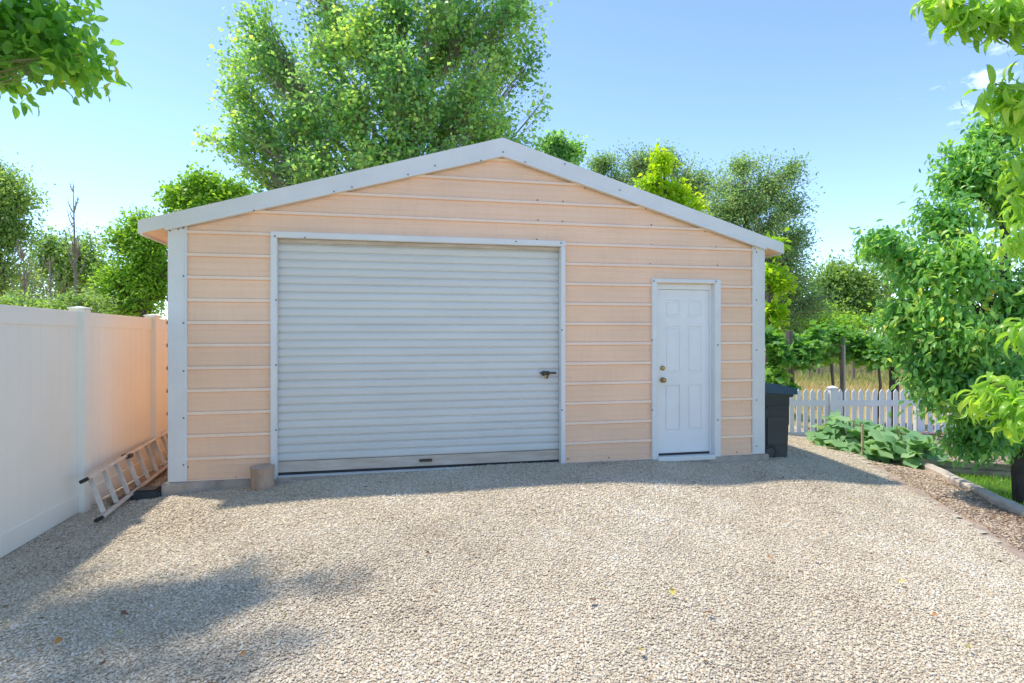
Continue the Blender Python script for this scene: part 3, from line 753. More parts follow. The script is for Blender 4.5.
for i in range(6):
    a = 6.745+i*.083
    mb.add([lidtf(Vector(q)) for q in ((a,by0-.04,bz+.866),(a+.083,by0-.04,bz+.866),(a+.083,by1+.04,bz+.866),(a,by1+.04,bz+.866),
        (a,by0-.03,bz+.985),(a+.083,by0-.03,bz+.985),(a+.083,by1+.03,bz+.985),(a,by1+.03,bz+.985))],
        [(0,1,5,4),(2,3,7,6),(4,5,6,7)]+([(0,4,7,3)] if i == 0 else [])+([(1,2,6,5)] if i == 5 else [])+[(3,2,1,0)])
mb.build('bin_lid', M['lid'], bn)
mb = MB(); mb.tube([(6.755, by0+.06, bz+.90), (6.735, by0+.06, bz+.96), (6.735, by1-.06, bz+.96), (6.755, by1-.06, bz+.90)], .014, 8); mb.build('bin_handle', M['bin'], bn)
for yy in (by0-.012, by1-.05):
    mb = MB(); lathe(mb, (6.87, yy, bz+.105), (0,1,0), [(0,.085),(.008,.105),(.05,.105),(.058,.085)], 20); wh = mb.build('wheel', M['dark'], bn, smooth=False)
    mb = MB(); lathe(mb, (6.87, yy-.004, bz+.105), (0,1,0), [(0,.05),(.004,.06),(.06,.06),(.066,.05)], 16); mb.build('hub', M['bin'], wh)

# ------------------------------------------------------------------ white picket fence
ZF = 10.2; zb_ = -.34
def PF(px, z, dz=0): v = W(px, HZ, ZF+dz); return Vector((v.x, v.y, z))
fo = PF(835, zb_)
pf = thing('picket_fence', fo, 'low white picket fence with pointed slats behind the leafy plant', 'fence')
ztop = EYE-(389-HZ)/FPX*ZF; zbot = EYE-(437-HZ)/FPX*ZF
RvV = Rv.copy()
def fence_local(u, v, z): return fo + RvV*u + Fv*v + Vector((0,0,z-fo.z))
def upx(px): return (px-835)/FPX*ZF
mbp = MB(); hw = .038
prof_p = [(-hw, zbot+.02), (hw, zbot+.02), (hw, ztop-.055), (.0, ztop), (-hw, ztop-.055)]
vs = [fence_local(u, -.012, z) for u, z in prof_p]+[fence_local(u, .008, z) for u, z in prof_p]
mbp.add(vs, [(4,3,2,1,0),(5,6,7,8,9)]+[(i,(i+1)%5,5+(i+1)%5,5+i) for i in range(5)])
pk = mbp.build('picket', M['picket'], pf)
postpx = [747, 832.5, 919, 1004, 1090]
pxp = 757.0; cnt = 0
while pxp < 1088:
    if min(abs(pxp-q) for q in postpx) > 5.2:
        o = pk if cnt == 0 else pk.copy()
        if cnt: col.objects.link(o); o.parent = pf
        o.location = RvV*upx(pxp); cnt += 1
    pxp += 6.93
def rail_box(name, ua, ub, z0, z1, v0, v1, bev=.004, parent=pf):
    mb = MB(); mb.box(ua, ub, v0, v1, z0, z1, bev, tf=lambda q: fence_local(q.x, q.y, q.z)); return mb.build(name, M['picket'], parent)
for a, b in zip(postpx, postpx[1:]):
    rail_box('rail', upx(a)+.05, upx(b)-.05, EYE-(406-HZ)/FPX*ZF, EYE-(400-HZ)/FPX*ZF, -.028, -.0125)
    rail_box('rail', upx(a)+.05, upx(b)-.05, zbot-.02, zbot+.09, -.030, -.0125)
for q in postpx:
    u = upx(q); pp = rail_box('fence_post', u-.062, u+.062, -.55, ztop+.005, -.062, .062)
    mb = MB(); mb.box(u-.074, u+.074, -.074, .074, ztop+.006, ztop+.026, .004, tf=lambda q_: fence_local(q_.x, q_.y, q_.z))
    A = [fence_local(u+sx_*.068, sy_*.068, ztop+.0265) for sx_, sy_ in ((-1,-1),(1,-1),(1,1),(-1,1))]+[fence_local(u, 0, ztop+.062)]
    mb.add(A, [(0,1,4),(1,2,4),(2,3,4),(3,0,4)]); mb.build('post_cap', M['picket'], pp)

# ------------------------------------------------------------------ raised bed, timbers, bricks, hose
def bed2H(x, y): return -.20 - .10*(1-sm(.3, 1.3, x-XE(y)+.0*y)) + 0*x + .012*np.sin(x*7+y*4)
def in_raised(x, y):
    Z_ = cam_depth(x, y); return (~before_timber(x, y)) & (Z_ < ZF-.08) & (x > XE(y)+.02) & (x < 14)
grid('raised_bed_soil', np.arange(8, 14, .09), np.arange(-1.2, 4.5, .09), bed2H, in_raised, M['mulch'])
def rb_region(rg, n):
    x = rg.uniform(8, 13, n); y = rg.uniform(-1, 4, n); ok = in_raised(x, y); return x[ok], y[ok]
M['pink'] = ramp_attr_mat('pinkish_stone', [(0,(.24,.16,.12)),(.5,(.46,.35,.28)),(1,(.62,.52,.44))], .95)
stones('bed_stones', rb_region, bed2H, 42000, .015, .045, M['pink'], False, 9, 'pinkish stones covering the raised bed below the picket fence', 'stones', flat=.5)
mb = MB(); mb.bar(Vector((TBL.x, TBL.y, -.325)), Vector((TBR.x, TBR.y, -.325)), .10, .13, bev=.01); tag(mb.build('landscape_timber', M['timber'], org=(TBL.x, TBL.y, -.39)), 'long grey brown timber on the ground edging the raised bed', 'timber')
p1 = Vector((TBL.x, TBL.y, -.212)).lerp(Vector((TBR.x, TBR.y, -.212)), .28)
mb = MB(); mb.bar(p1, Vector((TBR.x, TBR.y, -.212)), .09, .085, bev=.01); tag(mb.build('landscape_timber', M['timber'], org=p1), 'shorter weathered timber stacked on top of the longer bed timber', 'timber')
bseq = []
for px in (788, 795.5, 803, 811, 818.5, 826): bseq.append((px, 443.5, -.33, 'red brick lying flat under the picket fence left of its post'))
for px in (922, 933, 944): bseq.append((px, 446, -.22, 'reddish brick under the picket fence behind the dark hose'))
bmB = MB(); bmB.box(-.052, .052, -.045, .045, 0, .065, .006)
ordl = ['leftmost of the six bricks beside the bin','second brick from the bin','third brick from the bin','fourth brick from the bin','fifth brick from the bin','brick nearest the left fence post','leftmost of three bricks behind the hose','middle of three bricks behind the hose','rightmost of three bricks behind the hose']
for i, (px, py, z, lab) in enumerate(bseq):
    lab = 'red brick under the picket fence, '+ordl[i]
    pos = PF(px, z, -.16 if px < 900 else -.35)
    if i == 0: ob = bmB.build('brick', M['brick'])
    else: ob = ob.copy(); col.objects.link(ob)
    ob.location = pos; ob.rotation_euler = (0, 0, -TH+random.uniform(-.06,.06)); tag(ob, lab, 'brick', 'bricks under the picket fence, '+('left of the post' if px < 900 else 'behind the hose'))
hpts = []
for i in range(15):
    t = i/14; px = 914+t*34; hpts.append(W(px, 441-6.5*math.sin(t*math.pi)**.7, 9.5))
mb = MB(); mb.tube(hpts, .014, 7); tag(mb.build('garden_hose', mat('blue_black_hose', (.04,.06,.10), .4), org=hpts[0]), 'dark hose arched over the bricks in front of the picket fence', 'hose')
sp = W(862.5, 457, 8.3); mb = MB(); mb.box(sp.x-.014, sp.x+.014, sp.y-.014, sp.y+.014, sp.z-.1, W(862, 424, 8.3).z, .003)
tag(mb.build('wooden_stake', mat('fresh_stake', (.55,.42,.26), .8, .2, 12), org=(sp.x, sp.y, sp.z-.1)), 'thin pale wooden stake standing in front of the broad-leaved plant', 'stake')

# broad leaved plant
def broad_plant(cpx, cpy, Zc, wpx, hpx, n, size, label, seed):
    rg = np.random.default_rng(seed); base = W(cpx, cpy, Zc); 
    root = thing('squash_plant', base, label, 'plant', None)
    P=[];D=[];Nn=[];Ln=[]; stm = MB()
    for i in range(n):
        u = rg.uniform(-1,1); v = rg.uniform(-1,1); 
        if u*u+v*v > 1: continue
        hh = (1-.75*(u*u+v*v)**.8)*rg.uniform(.55,1.0)
        pos = base + Rv*(u*wpx/FPX*Zc) + Fv*(v*.55) + Vector((0,0,hh*hpx/FPX*Zc))
        out_ = (Rv*u + Fv*v); out_ = out_.normalized() if out_.length > .05 else Rv
        d = out_*.9 + Vector((rg.normal(0,.35), rg.normal(0,.35), rg.uniform(-.55,.15)))
        nn = Vector((rg.normal(0,.3), rg.normal(0,.3)-.25, 1.0)) + out_*.4
        P.append(pos); D.append(d); Nn.append(nn); Ln.append(size*rg.uniform(.6,1.15))
        root_p = base + Rv*(u*wpx/FPX*Zc*.45) + Fv*(v*.25)
        stm.tube(bez(root_p, (root_p+pos)/2+Vector((0,0,.10)), pos, 5), [.011,.010,.009,.008,.006], 5)
    P,D,Nn,Ln = map(lambda a: np.array([tuple(q) if hasattr(q,'__len__') else q for q in a]), (P,D,Nn,Ln))
    V,F,rv = leaves(P,D,Nn,Ln,np.full(len(P),1.0),LEAFL,np.clip(rg.normal(.5,.22,len(P)),0,1))
    V = V + rg.normal(0,.006,V.shape)
    np_mesh('foliage', V, fix_quads(F), rv, M['rhub'], root)
    stm.build('stems', mat('pale_stem', (.22,.30,.10), .6), root)
broad_plant(850, 451, 8.95, 25, 40, 130, .27, 'broad-leaved green plant left of the stake, against the picket fence post', 21)
broad_plant(893, 460, 8.45, 32, 40, 140, .30, 'sprawling broad-leaved plant right of the stake, spilling over the bed edge', 22)

# ------------------------------------------------------------------ grape trellis
def stick(name, px, py0, py1, Z, r, m, label, cat, group=None, square=False, lean=0):
    a = W(px, py1, Z); b = W(px+lean, py0, Z); mb = MB()
    if square: mb.bar(a, b, r*2, r*2, up=Fv, bev=.004)
    else: mb.tube([a, (a+b)/2+Vector((r*.3,0,0)), b], [r*1.08, r, r*.92], 8)
    return tag(mb.build(name, m, org=a), label, cat, group)
stick('trellis_post', 789, 331, 424, 12.2, .085, M['wood'], 'thick grey wooden post among grape leaves just right of the bin', 'post')
stick('trellis_post', 842, 335, 424, 12.6, .055, M['wood'], 'slim brown wooden trellis post above the middle picket fence post', 'post')
stick('metal_pole', 844.5, 345, 424, 12.4, .018, mat('pale_pole', (.5,.47,.43), .5, .1), 'thin pale metal pole right against the slim trellis post', 'pole')
stick('trellis_post', 893, 340, 424, 12.6, .09, M['barkd'], 'short dark post under the fruit tree leaves behind the picket fence', 'post')
for i, (px, t, b_, Z) in enumerate(((809,352,380,24),(818,356,380,24),(853,350,385,22),(832,358,381,27),(870,352,384,25),(881,356,384,28))):
    stick('field_post', px, t, b_+6, Z, .05, M['wood'], 'thin weathered post out in the dry field, '+['first from the left','second from the left','just right of the slim trellis post','between the two trellis posts','left of the pair nearest fruit tree','right of the pair nearest fruit tree'][i], 'post', 'thin posts in the dry field')
# wires
a = W(775, 345, 12.3); b = W(960, 345, 12.6)
mb = MB(); mb.tube([a, b], .004, 4); tag(mb.build('trellis_wire', M['steel'], org=a), 'thin wire strung between the trellis posts under the grape leaves', 'wire')
def vine(pxs, pys, Z, label, seed, hang=8, dens=1.0):
    base = W((pxs[0]+pxs[1])/2, 424, Z)
    bl = []; r = random.Random(seed); s = Z/FPX
    n = int((pxs[1]-pxs[0])/9)
    for i in range(n):
        px = pxs[0]+(pxs[1]-pxs[0])*(i+.5)/n
        bl.append((W(px, r.uniform(*pys), Z+r.uniform(-.3,.5)), (8*s, .35, r.uniform(8,15)*s), int(16*dens)))
    top = W((pxs[0]+pxs[1])/2, (pys[0]+pys[1])/2, Z)
    tree('grape_vine', label, 'vines on the trellis', [(base, .035), ((base+top)/2+Vector((.1,0,0)), .03), (top, .02)], bl, M['vine'], M['bark'], lsize=.13, wr=.95, per=18, tmpl=LEAFL, spread=.10, droop=.35, cat='vine', seed=seed, limb=.05, org=base)
vine((766, 812), (338, 362), 12.1, 'grape vine climbing the thick post right beside the shed corner', 31)
vine((768, 790), (362, 392), 11.8, 'low hanging grape foliage just above the blue bin lid', 34, dens=1.2)
vine((808, 850), (336, 352), 12.5, 'grape vine draped along the wire up to the slim post', 32)
vine((848, 905), (340, 356), 12.6, 'grape vine from the slim post to the fruit tree', 33)

# ------------------------------------------------------------------ trees
def B(px, py, Z, rx, ry_px, n, dz=0, rd=None):
    s = Z/FPX; return (W(px, py, Z+dz), (rx*s, (rd if rd else rx*s), ry_px*s), n)
def trunkpx(pts, Z):
    return [(W(px, py, Z), r) for px, py, r in pts]
def gz(px, Z): # pixel row of ground at depth
    return HZ + (EYE+.42)/Z*FPX
# 1 big poplar behind the shed
Z = 15.5
bl = [B(250,28,Z,30,42,110), B(238,95,Z,24,34,80,-.3), B(288,75,Z,30,42,90,.6), B(330,20,Z,40,50,150), B(262,140,Z,36,20,90,-.4), B(228,142,Z,18,9,26,-.4),
      B(330,110,Z,40,42,150,-.8), B(300,165,Z,50,26,140), B(385,60,Z,42,60,190,-.9), B(395,145,Z,50,38,170,-.9), B(450,40,Z,42,55,190), B(455,115,Z,45,45,170,-.6),
      B(505,60,Z,36,45,120,.2), B(518,8,Z,32,34,110), B(500,130,Z,36,32,120,-.4), B(430,-60,Z,60,60,150), B(350,-70,Z,60,60,150), B(480,-50,Z,50,50,100), B(280,-50,Z,40,45,80), B(400,-150,Z,55,60,110), B(390,200,Z,90,28,120,.6), B(275,185,Z,40,18,60), B(350,100,Z,34,34,120,-1.6), B(420,95,Z,34,40,120,-1.8), B(372,160,Z,40,24,110,-1.4), B(300,128,Z,26,24,70,-.6), B(365,25,Z,34,36,110,-1.5), B(480,85,Z,30,40,110,-1.2), B(440,160,Z,44,22,110,-1.4), B(478,15,Z,30,36,90,-.6), B(272,55,Z,16,26,40,.3), B(310,160,Z,34,20,80,-1.3), B(535,60,Z,12,34,26), B(400,60,Z,26,30,80,-2.2), B(520,150,Z,22,18,50,-.8), B(255,65,Z,24,24,50,-.7), B(285,118,Z,24,22,50,-.9), B(240,122,Z,20,16,34,-.9), B(230,60,Z,14,26,26), B(400,8,Z,30,26,80,-1.2), B(395,-25,Z,36,24,80,-.8), B(320,50,Z,28,30,70,-1.2), B(440,10,Z,26,30,60,-1.4), B(250,165,Z,26,14,40,-.5), B(545,100,Z,7,16,10), B(210,136,Z,10,6,10)]
tree('poplar_tree', 'huge leafy poplar rising behind the left and middle of the shed roof', None,
     [(W(395,gz(395,Z),Z),.30),(W(397,250,Z),.26),(W(400,120,Z),.20),(W(398,0,Z),.13),(W(400,-120,Z),.05)], bl, M['poplar'], M['barkp'], lim=.75, density=.74, lsize=.11, wr=.85, per=21, spread=.17, k0=.45, droop=.15, seed=3, twr=.008, limb=.55, shell=.5, jitter=.8)
Z = 16.5
tree('poplar_tree', 'small dark green treetop just right of the shed roof peak', None, [(W(558,gz(558,Z),Z),.12),(W(560,250,Z),.09),(W(561,150,Z),.03)],
     [B(552,146,Z,14,18,45), B(573,152,Z,12,14,35), B(560,175,Z,22,22,50)], M['poplar'], M['barkp'], lsize=.11, wr=.85, per=28, spread=.14, seed=4)
# lime-coloured tree behind the right roof slope
Z = 15
tree('lime_tree', 'yellow-green young tree showing above the right slope of the roof', None, [(W(668,gz(668,Z),Z),.10),(W(668,260,Z),.07),(W(664,170,Z),.02)],
     [B(660,164,Z,11,13,22), B(652,184,Z,13,12,24), B(676,192,Z,15,13,26), B(694,208,Z,13,10,20), B(668,215,Z,22,16,26)], M['lime'], M['bark'], lsize=.15, wr=.55, per=26, spread=.14, seed=5)
Z = 13.5
tree('lime_tree', 'yellow-green sapling seen between the shed corner and the grape trellis', None, [(W(768,gz(768,Z),Z),.08),(W(769,320,Z),.06),(W(768,250,Z),.02)],
     [B(772,247,Z,10,8,14), B(770,275,Z,17,9,24), B(782,284,Z,14,5,14), B(775,310,Z,11,8,16), B(771,330,Z,13,10,16)], M['lime'], M['bark'], lsize=.16, wr=.55, per=22, spread=.12, seed=6)
# grey-green trees in the distance
def far_tree(name, label, px, Z, blobs, m, bark='bark', ls=.2, seed=1, per=34, density=1.0, wr=.5, tr=.28, spread=.4, topy=None, shell=.45):
    bl = [B(a,b,Z,c,d,n,dz) for a,b,c,d,n,dz in blobs]
    ty = topy or min(b for a,b,*_ in blobs)
    g = gz(px, Z)
    return tree(name, label, 'trees beyond the garden', [(W(px,g,Z),tr),(W(px+4,(g+ty)/2,Z),tr*.75),(W(px-2,ty+10,Z),tr*.3)], bl, M[m], M[bark], lsize=ls, wr=wr, per=per, spread=spread, droop=.1, seed=seed, density=density, twr=.018, shell=shell)
far_tree('olive_tree', 'large airy grey-green tree far behind the right end of the shed', 745, 28,
   [(735,195,38,34,110,0),(775,185,34,28,90,0),(795,205,20,22,50,0),(715,215,34,28,90,0),(790,245,26,28,80,0),(755,250,40,30,100,.5),(770,290,34,28,90,0),(800,290,22,22,60,0),(745,165,18,12,34,0),(795,168,14,10,24,0),(800,235,14,10,24,0), (770,225,30,26,60,-.6), (790,265,28,26,60,-.4), (812,305,26,22,60,0), (780,320,34,16,60,-.3), (745,205,26,24,50,-.6), (715,235,26,20,40,0)], 'olive', bark='barkp', seed=11, ls=.15, spread=.26, density=1.0, per=34)
far_tree('olive_tree', 'grey-green tree behind the yellow-green treetop over the roof', 655, 30,
   [(640,165,30,18,70,0),(668,160,24,16,60,0),(690,180,28,22,70,0),(640,200,40,26,80,0),(705,185,24,20,50,0)], 'olive', bark='barkp', seed=12, ls=.15, spread=.26, density=1.0, per=36)
far_tree('olive_tree', 'rounded pale tree right of the small dark treetop on the roofline', 605, 31,
   [(602,165,17,12,60,0),(600,185,26,20,60,0),(622,180,18,16,40,0)], 'olive', bark='barkp', seed=13, ls=.15, spread=.26, density=1.0, per=36)
far_tree('background_tree', 'bushy mid-green tree in the gap right of the airy tree', 838, 34,
   [(825,288,24,28,90,0),(845,278,26,24,90,0),(862,300,26,22,70,-.5),(830,318,30,14,60,-.5),(868,285,20,24,70,0),(838,312,40,20,90,0),(880,310,26,20,60,0)], 'mid', seed=14, ls=.24)
far_tree('background_tree', 'hazy brownish tree just behind the fruit tree outline', 885, 40,
   [(872,248,16,16,50,0),(892,250,22,18,60,0),(905,270,24,24,60,0)], 'olive', seed=15, ls=.26, density=.8)
far_tree('background_shrub', 'yellow-green scrub beyond the grape trellis and slim post', 812, 30,
   [(795,325,16,12,30,0),(818,322,20,12,36,0),(850,325,20,10,30,0),(775,322,14,14,26,0)], 'bright', seed=16, ls=.22, tr=.06)
# more wood behind, reads through gaps
far_tree('background_tree', 'dark green tree low behind the airy tree and shed corner', 785, 38,
   [(770,315,30,18,60,0),(800,318,28,16,60,0),(740,300,30,24,50,0)], 'mid', seed=17, ls=.26, density=.8)
# left side
far_tree('background_tree', 'grey-green tree cut by the left edge of the photo', -5, 22,
   [(0,185,26,22,90,0),(16,200,24,18,70,0),(-20,210,40,40,110,0),(10,232,26,22,80,0),(-10,270,40,34,100,0)], 'mid', seed=18, ls=.15, spread=.28)
far_tree('background_tree', 'bright green tree between the left fence and the shed eave', 140, 19,
   [(125,240,20,18,70,0),(150,245,24,22,90,0),(140,275,34,22,110,0),(112,285,22,22,70,0),(165,275,18,30,60,0),(130,305,40,14,70,0),(143,222,16,9,30,0)], 'bright', seed=19, ls=.14, spread=.22)
far_tree('background_tree', 'mid-green tree behind the bare pole-like dead tree', 60, 27,
   [(50,245,20,14,60,0),(85,250,22,20,70,0),(70,275,26,22,60,0),(98,270,16,20,50,0),(40,262,16,14,40,0)], 'mid', seed=20, ls=.19, density=.65)
far_tree('background_shrub', 'dark green bush low behind the white fence at far left', 15, 17,
   [(2,305,22,12,40,0),(30,310,22,8,34,0),(88,306,24,12,50,0),(60,312,24,8,34,0)], 'mid', seed=25, ls=.13, tr=.05, spread=.2)
far_tree('poplar_tree', 'bright green treetop above the left roof slope beside the poplar', 195, 19,
   [(176,196,13,12,40,0),(200,188,18,16,60,0),(222,196,22,18,60,0),(205,210,34,18,60,0),(240,192,14,10,30,0)], 'bright', 'barkp', seed=23, ls=.14, wr=.7, spread=.2)
far_tree('background_tree', 'grey-green tree at the horizon far behind the left fence', 30, 45,
   [(20,285,40,26,60,0),(80,290,40,22,60,0),(130,290,40,24,50,0)], 'olive', seed=24, ls=.3, spread=.5)
# dead / bare trees on the left
def bare(px, Z, top, w_, label, seed, nb=16, r0=.07, col_='barkp'):
    rn = random.Random(seed); g = gz(px, Z); base = W(px, g, Z); tp = W(px+1, top, Z); root = thing('bare_tree', base, label, 'tree')
    mb = MB(); mb.tube([base, base.lerp(tp,.5)+Vector((.1,0,0)), tp], [r0, r0*.65, r0*.12], 7); mb.build('trunk', M[col_], root, smooth=True)
    mb = MB(); H_ = (tp-base).length
    for i in range(nb):
        t = rn.uniform(.42, .95); a = base.lerp(tp, t)+Vector((.1*(1-abs(2*t-1)),0,0)); an = rn.uniform(0, 6.28)
        ln = w_*Z/FPX*(1.15-t)*rn.uniform(.7,1.5)*1.5
        e = a+Vector((math.cos(an)*ln*.5, math.sin(an)*ln*.5, ln*1.5)); m_ = a+Vector((math.cos(an)*ln*.42, math.sin(an)*ln*.42, ln*.5))
        pts = bez(a, m_, e, 5); mb.tube(pts, [r0*.34, r0*.28, r0*.2, r0*.12, r0*.05], 4)
        for k in range(4):
            q = pts[rn.randint(1,3)]; e2 = q+Vector((rn.uniform(-.4,.4), rn.uniform(-.4,.4), rn.uniform(.4,.9)))*ln*.6
            mb.tube([q, (q+e2)/2+Vector((.02,0,0)), e2], [r0*.16, r0*.1, r0*.04], 3)
    mb.build('branches', M[col_], root); return root
bare(72, 20, 181, 16, 'tall thin bare dead tree standing above the left fence', 41, 22)
bare(22, 21, 248, 26, 'low bare twiggy tree left of the tall dead one', 42, 24, .06)
bare(48, 19, 255, 22, 'low grey twiggy tree between fence top and tall dead tree', 43, 22, .05)

# overhanging tree, top left, beyond the fence: branches reach over the drive
tp0 = Vector((-2.9, -2.3, -.4))
bl = []
def BV(x, y, z, rx, ry, rz, n): return (Vector((x,y,z)), (rx,ry,rz), n)
bl += [B(15,42,4.1,28,28,20), B(52,34,4.1,20,20,13), B(80,56,4.1,11,10,7), B(70,60,4.1,14,9,6), B(28,4,4.1,40,22,20), B(62,6,4.15,12,13,7), B(5,66,4.1,24,14,8), B(-30,50,4.1,34,34,26), B(10,-60,4.2,60,40,40)]
bl += [BV(-2.2,-2.2,3.9,.8,.8,.6,70), BV(-1.0,-3.0,3.6,.7,.7,.45,60), BV(-.7,-3.9,3.5,.7,.6,.4,60), BV(-.2,-3.5,3.9,.5,.5,.35,34), BV(-1.6,-4.2,3.9,.8,.8,.5,60), BV(-3.2,-3.4,3.9,1,1,.9,60), BV(-3.4,-1.6,3.8,1,1,.9,60), BV(-2.6,-2.4,5.1,1.3,1.3,.9,80), BV(-.8,-4.9,3.7,.7,.5,.4,45)]
def SB(px, py, h, r, n):
    p = GP(px, py, -.03); return (Vector((p.x-.35*h, p.y+.28*h, h)), (r, r, r*.5), max(4, int(n*.55)))
bl += [SB(190,655,4.9,.40,26), SB(110,672,4.9,.45,34), SB(40,640,4.6,.45,34), SB(260,675,5.1,.32,16), SB(30,590,4.4,.4,26), SB(70,560,4.6,.28,12), SB(330,590,4.8,.22,7), SB(150,590,4.9,.35,22), SB(230,585,4.9,.3,14)]
tree('overhanging_tree', 'leafy tree leaning over the white fence, its branch tip in the upper left sky', None,
     [(tp0,.14),(tp0+Vector((.05,.0,1.5)),.12),(tp0+Vector((.2,.05,2.8)),.10),(tp0+Vector((.4,.1,4.2)),.05)], bl, M['ash'], M['barkp'], lsize=.088, wr=.6, per=20, tmpl=LEAFO, spread=.12, droop=.45, seed=51, twr=.002, limb=.25, lim=.14)

# fruit tree at the right of the bed
Z = 6.7
tb_ = GP(1022, 503, -.36)
Zt = 6.9
bl = [B(950,178,Zt,22,20,40), B(968,152,Zt,24,16,36), B(1000,125,Zt,24,14,26), B(985,165,Zt,30,26,70,-.2), B(1010,200,Zt,36,34,80), B(940,215,Zt-.3,28,24,60), B(905,262,Zt-.2,26,24,60), B(960,260,Zt-.7,40,34,100), B(925,305,Zt-.5,34,28,90), B(893,320,Zt-.2,20,20,44),
      B(965,330,Zt-.8,42,32,110), B(1000,380,Zt-.8,40,30,100), B(920,360,Zt-.4,30,22,70), B(955,395,Zt-.6,34,20,80), B(1015,300,Zt-.2,40,40,90), B(985,430,Zt-.5,36,20,70), B(1020,440,Zt-.2,30,22,50), B(935,385,Zt+.2,26,14,36),
      B(1060,240,Zt,50,60,90), B(1070,360,Zt,50,60,90), B(1050,150,Zt,44,30,50), B(965,445,Zt-.4,22,10,24), B(868,240,Zt-.2,9,6,9), B(880,240,Zt-.2,12,10,14), B(990,135,Zt,18,12,20)]
tree('fruit_tree', 'dense bushy fruit tree overhanging the lawn curb on the right', None,
     [(tb_,.085),(W(1018,440,tb_ is not None and 6.75),.075),(W(1012,360,6.8),.065),(W(1006,280,6.85),.055),(W(1004,210,6.85),.035),(W(1000,160,6.9),.015)], bl, M['peach'], M['barkd'],
     lsize=.088, wr=.44, per=19, tmpl=LEAFO, spread=.10, droop=.55, seed=61, twr=.005, limb=.3, shell=.5, jitter=.45)

# nearer peach tree, trunk just out of frame on the right, leaves entering the picture
Zn = 2.7
tpn = Vector(W(1230, 332, 3.0)); tpn.z = -.3
bl = [B(935,0,Zn,14,6,4), B(958,6,Zn,14,9,6), B(985,12,Zn,18,10,8), B(1012,20,Zn,18,12,8), B(1000,88,Zn,13,12,6), B(1022,105,Zn,16,16,7), B(1018,165,Zn,9,8,3), B(1024,200,Zn,12,12,5), B(1020,232,Zn,10,7,4), B(1060,60,Zn,40,60,20),
      B(1015,330,Zn+.1,12,5,3), B(1000,388,Zn+.1,16,6,5), B(972,392,Zn+.1,12,4,3), B(1018,410,Zn,12,9,5), B(1100,250,Zn,60,120,50), B(1130,80,Zn,70,70,36), B(1180,-60,Zn+.3,90,60,36), B(1120,400,Zn,50,50,22)]
tree('peach_tree', 'near peach tree with long curled leaves entering along the right edge', None,
     [(tpn,.07),(tpn+Vector((-.02,0,1.0)),.06),(tpn+Vector((-.05,0,2.0)),.05),(tpn+Vector((-.1,0,3.2)),.02)], bl, M['near'], M['bark'],
     lsize=.10, wr=.27, per=11, lim=.4, tmpl=LEAFP, spread=.035, droop=.35, seed=71, twr=.003, limb=.15, shell=.6)

nl = 900; rg = np.random.default_rng(77)
x = rg.uniform(-.5, 8, nl*3); y = rg.uniform(-5.2, 1, nl*3); edge = np.exp(-np.abs(x+.45)/.35)+np.exp(-np.abs(XE(y)-x)/.5)+.10
ok = in_drive(x, y) & (rg.random(nl*3) < edge); x, y = x[ok], y[ok]; nl = len(x)
V, F, rv = leaves(np.stack([x, y, G(x, y)+.010], -1), np.concatenate([rg.normal(0,1,(nl,2)), rg.normal(0,.2,(nl,1))], 1), rg.normal(0,.3,(nl,3))+np.array([0,0,1.]), rg.uniform(.015,.05,nl), rg.uniform(.08,.5,nl), LEAF2, rg.random(nl))
M['litter'] = ramp_attr_mat('dry_litter', [(0,(.12,.07,.04)),(.6,(.32,.19,.09)),(.9,(.45,.33,.12)),(1,(.25,.30,.08))], .9)
tag(np_mesh('plant_litter', V, F, rv, M['litter']), 'dry brown plant litter scattered along the fence foot and drive edge', 'litter', kind='stuff')
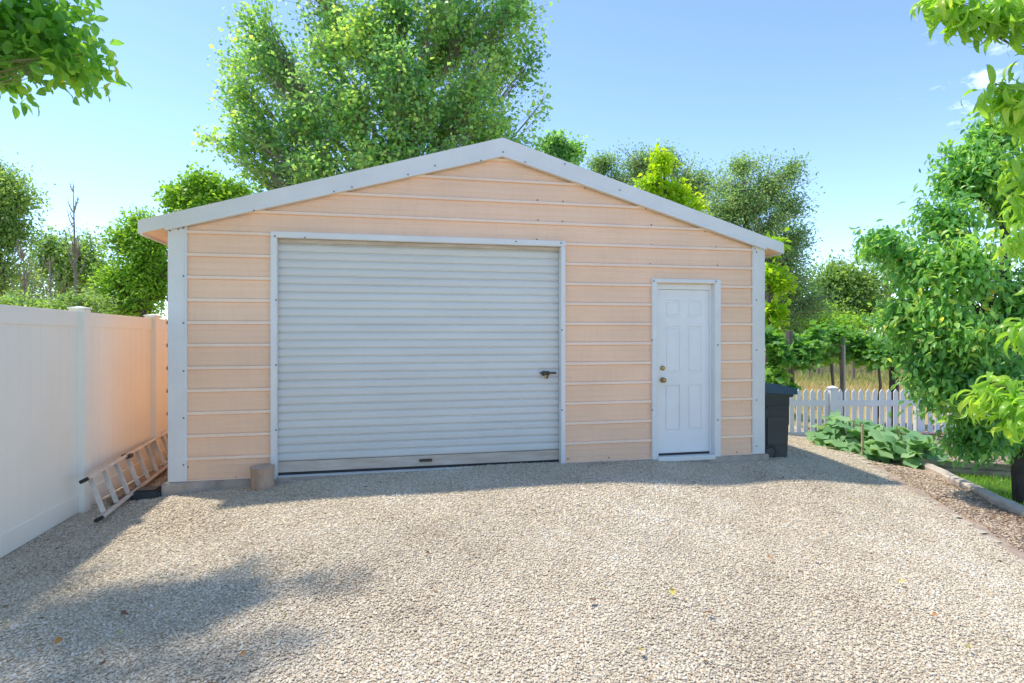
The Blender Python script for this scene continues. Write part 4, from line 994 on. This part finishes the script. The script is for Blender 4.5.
# ------------------------------------------------------------------ fallen leaves on the gravel
kinds = {'fallen': 'orange fallen leaves on the gravel', 'fallen_y': 'yellow fallen leaves on the gravel', 'fallen_b': 'brown fallen leaves on the gravel'}
lst = [(103,664,'fallen_b','brown leaf in the tree shadow, lowest of those near the left edge'),(58,642,'fallen','orange leaf in the tree shadow at the lower left'),(125,615,'fallen_b','brown leaf in the middle of the tree shadow'),
(243,655,'fallen','orange leaf at the right fringe of the tree shadow'),(120,634,'fallen_y','yellow leaf beside the brown one in the tree shadow'),(770,558,'fallen','orange leaf on sunlit gravel below the bin'),
(673,593,'fallen_y','yellow leaf on sunlit gravel straight below the entry door'),(641,651,'fallen_y','yellow leaf near the bottom edge, below the door gap'),(815,559,'fallen_y','yellow leaf just right of the orange one below the bin'),
(902,582,'fallen_y','yellow leaf on gravel left of the sandy edging strip'),(935,616,'fallen','orange leaf on gravel at the lower right'),(793,668,'fallen','orange leaf closest to the bottom edge'),
(593,601,'fallen_b','brown leaf on sunlit gravel below the wall between both doors'),(968,648,'fallen_y','yellow leaf nearest the lower right corner'),(709,613,'fallen_b','brown leaf below and right of the entry door'),
(850,500,'fallen_y','small yellow leaf just past the tip of the shed shadow'),(428,554,'fallen_b','brown leaf on sunlit gravel below the middle of the roll-up door'),(893,527,'fallen_b','brown leaf on gravel near the sandy edging strip'),
(270,552,'fallen_b','brown leaf on gravel below the wood stump'),(5,624,'fallen_y','yellow-green leaf at the left edge by the fence shadow'),(155,500,'fallen_y','yellow leaf next to the grey tub and ladder')]
proto = {}
for i, (px, py, k, lab) in enumerate(lst):
    p = GP(px, py, 0.0); 
    z = float(G(p.x, p.y)); p = GP(px, py, z+.03); 
    if k not in proto:
        T, F = LEAFP; V = np.stack([T[:,0]*.055-.025, T[:,1]*.034, T[:,2]*-.02+.0*T[:,0]], -1)
        V = np.concatenate([V, V+np.array([0,0,.0015])]) if False else V
        me_o = np_mesh('fallen_leaf', V, F, np.full(len(V), .5), M[k]); proto[k] = me_o; o = me_o
    else: o = proto[k].copy(); col.objects.link(o)
    o.location = (p.x, p.y, p.z+.006); o.rotation_euler = (random.uniform(-.3,.3), random.uniform(-.3,.3), random.uniform(0,6.28)); s = random.uniform(.7,1.1); o.scale = (s,s,s)
    tag(o, 'fallen '+lab, 'leaf', kinds[k])
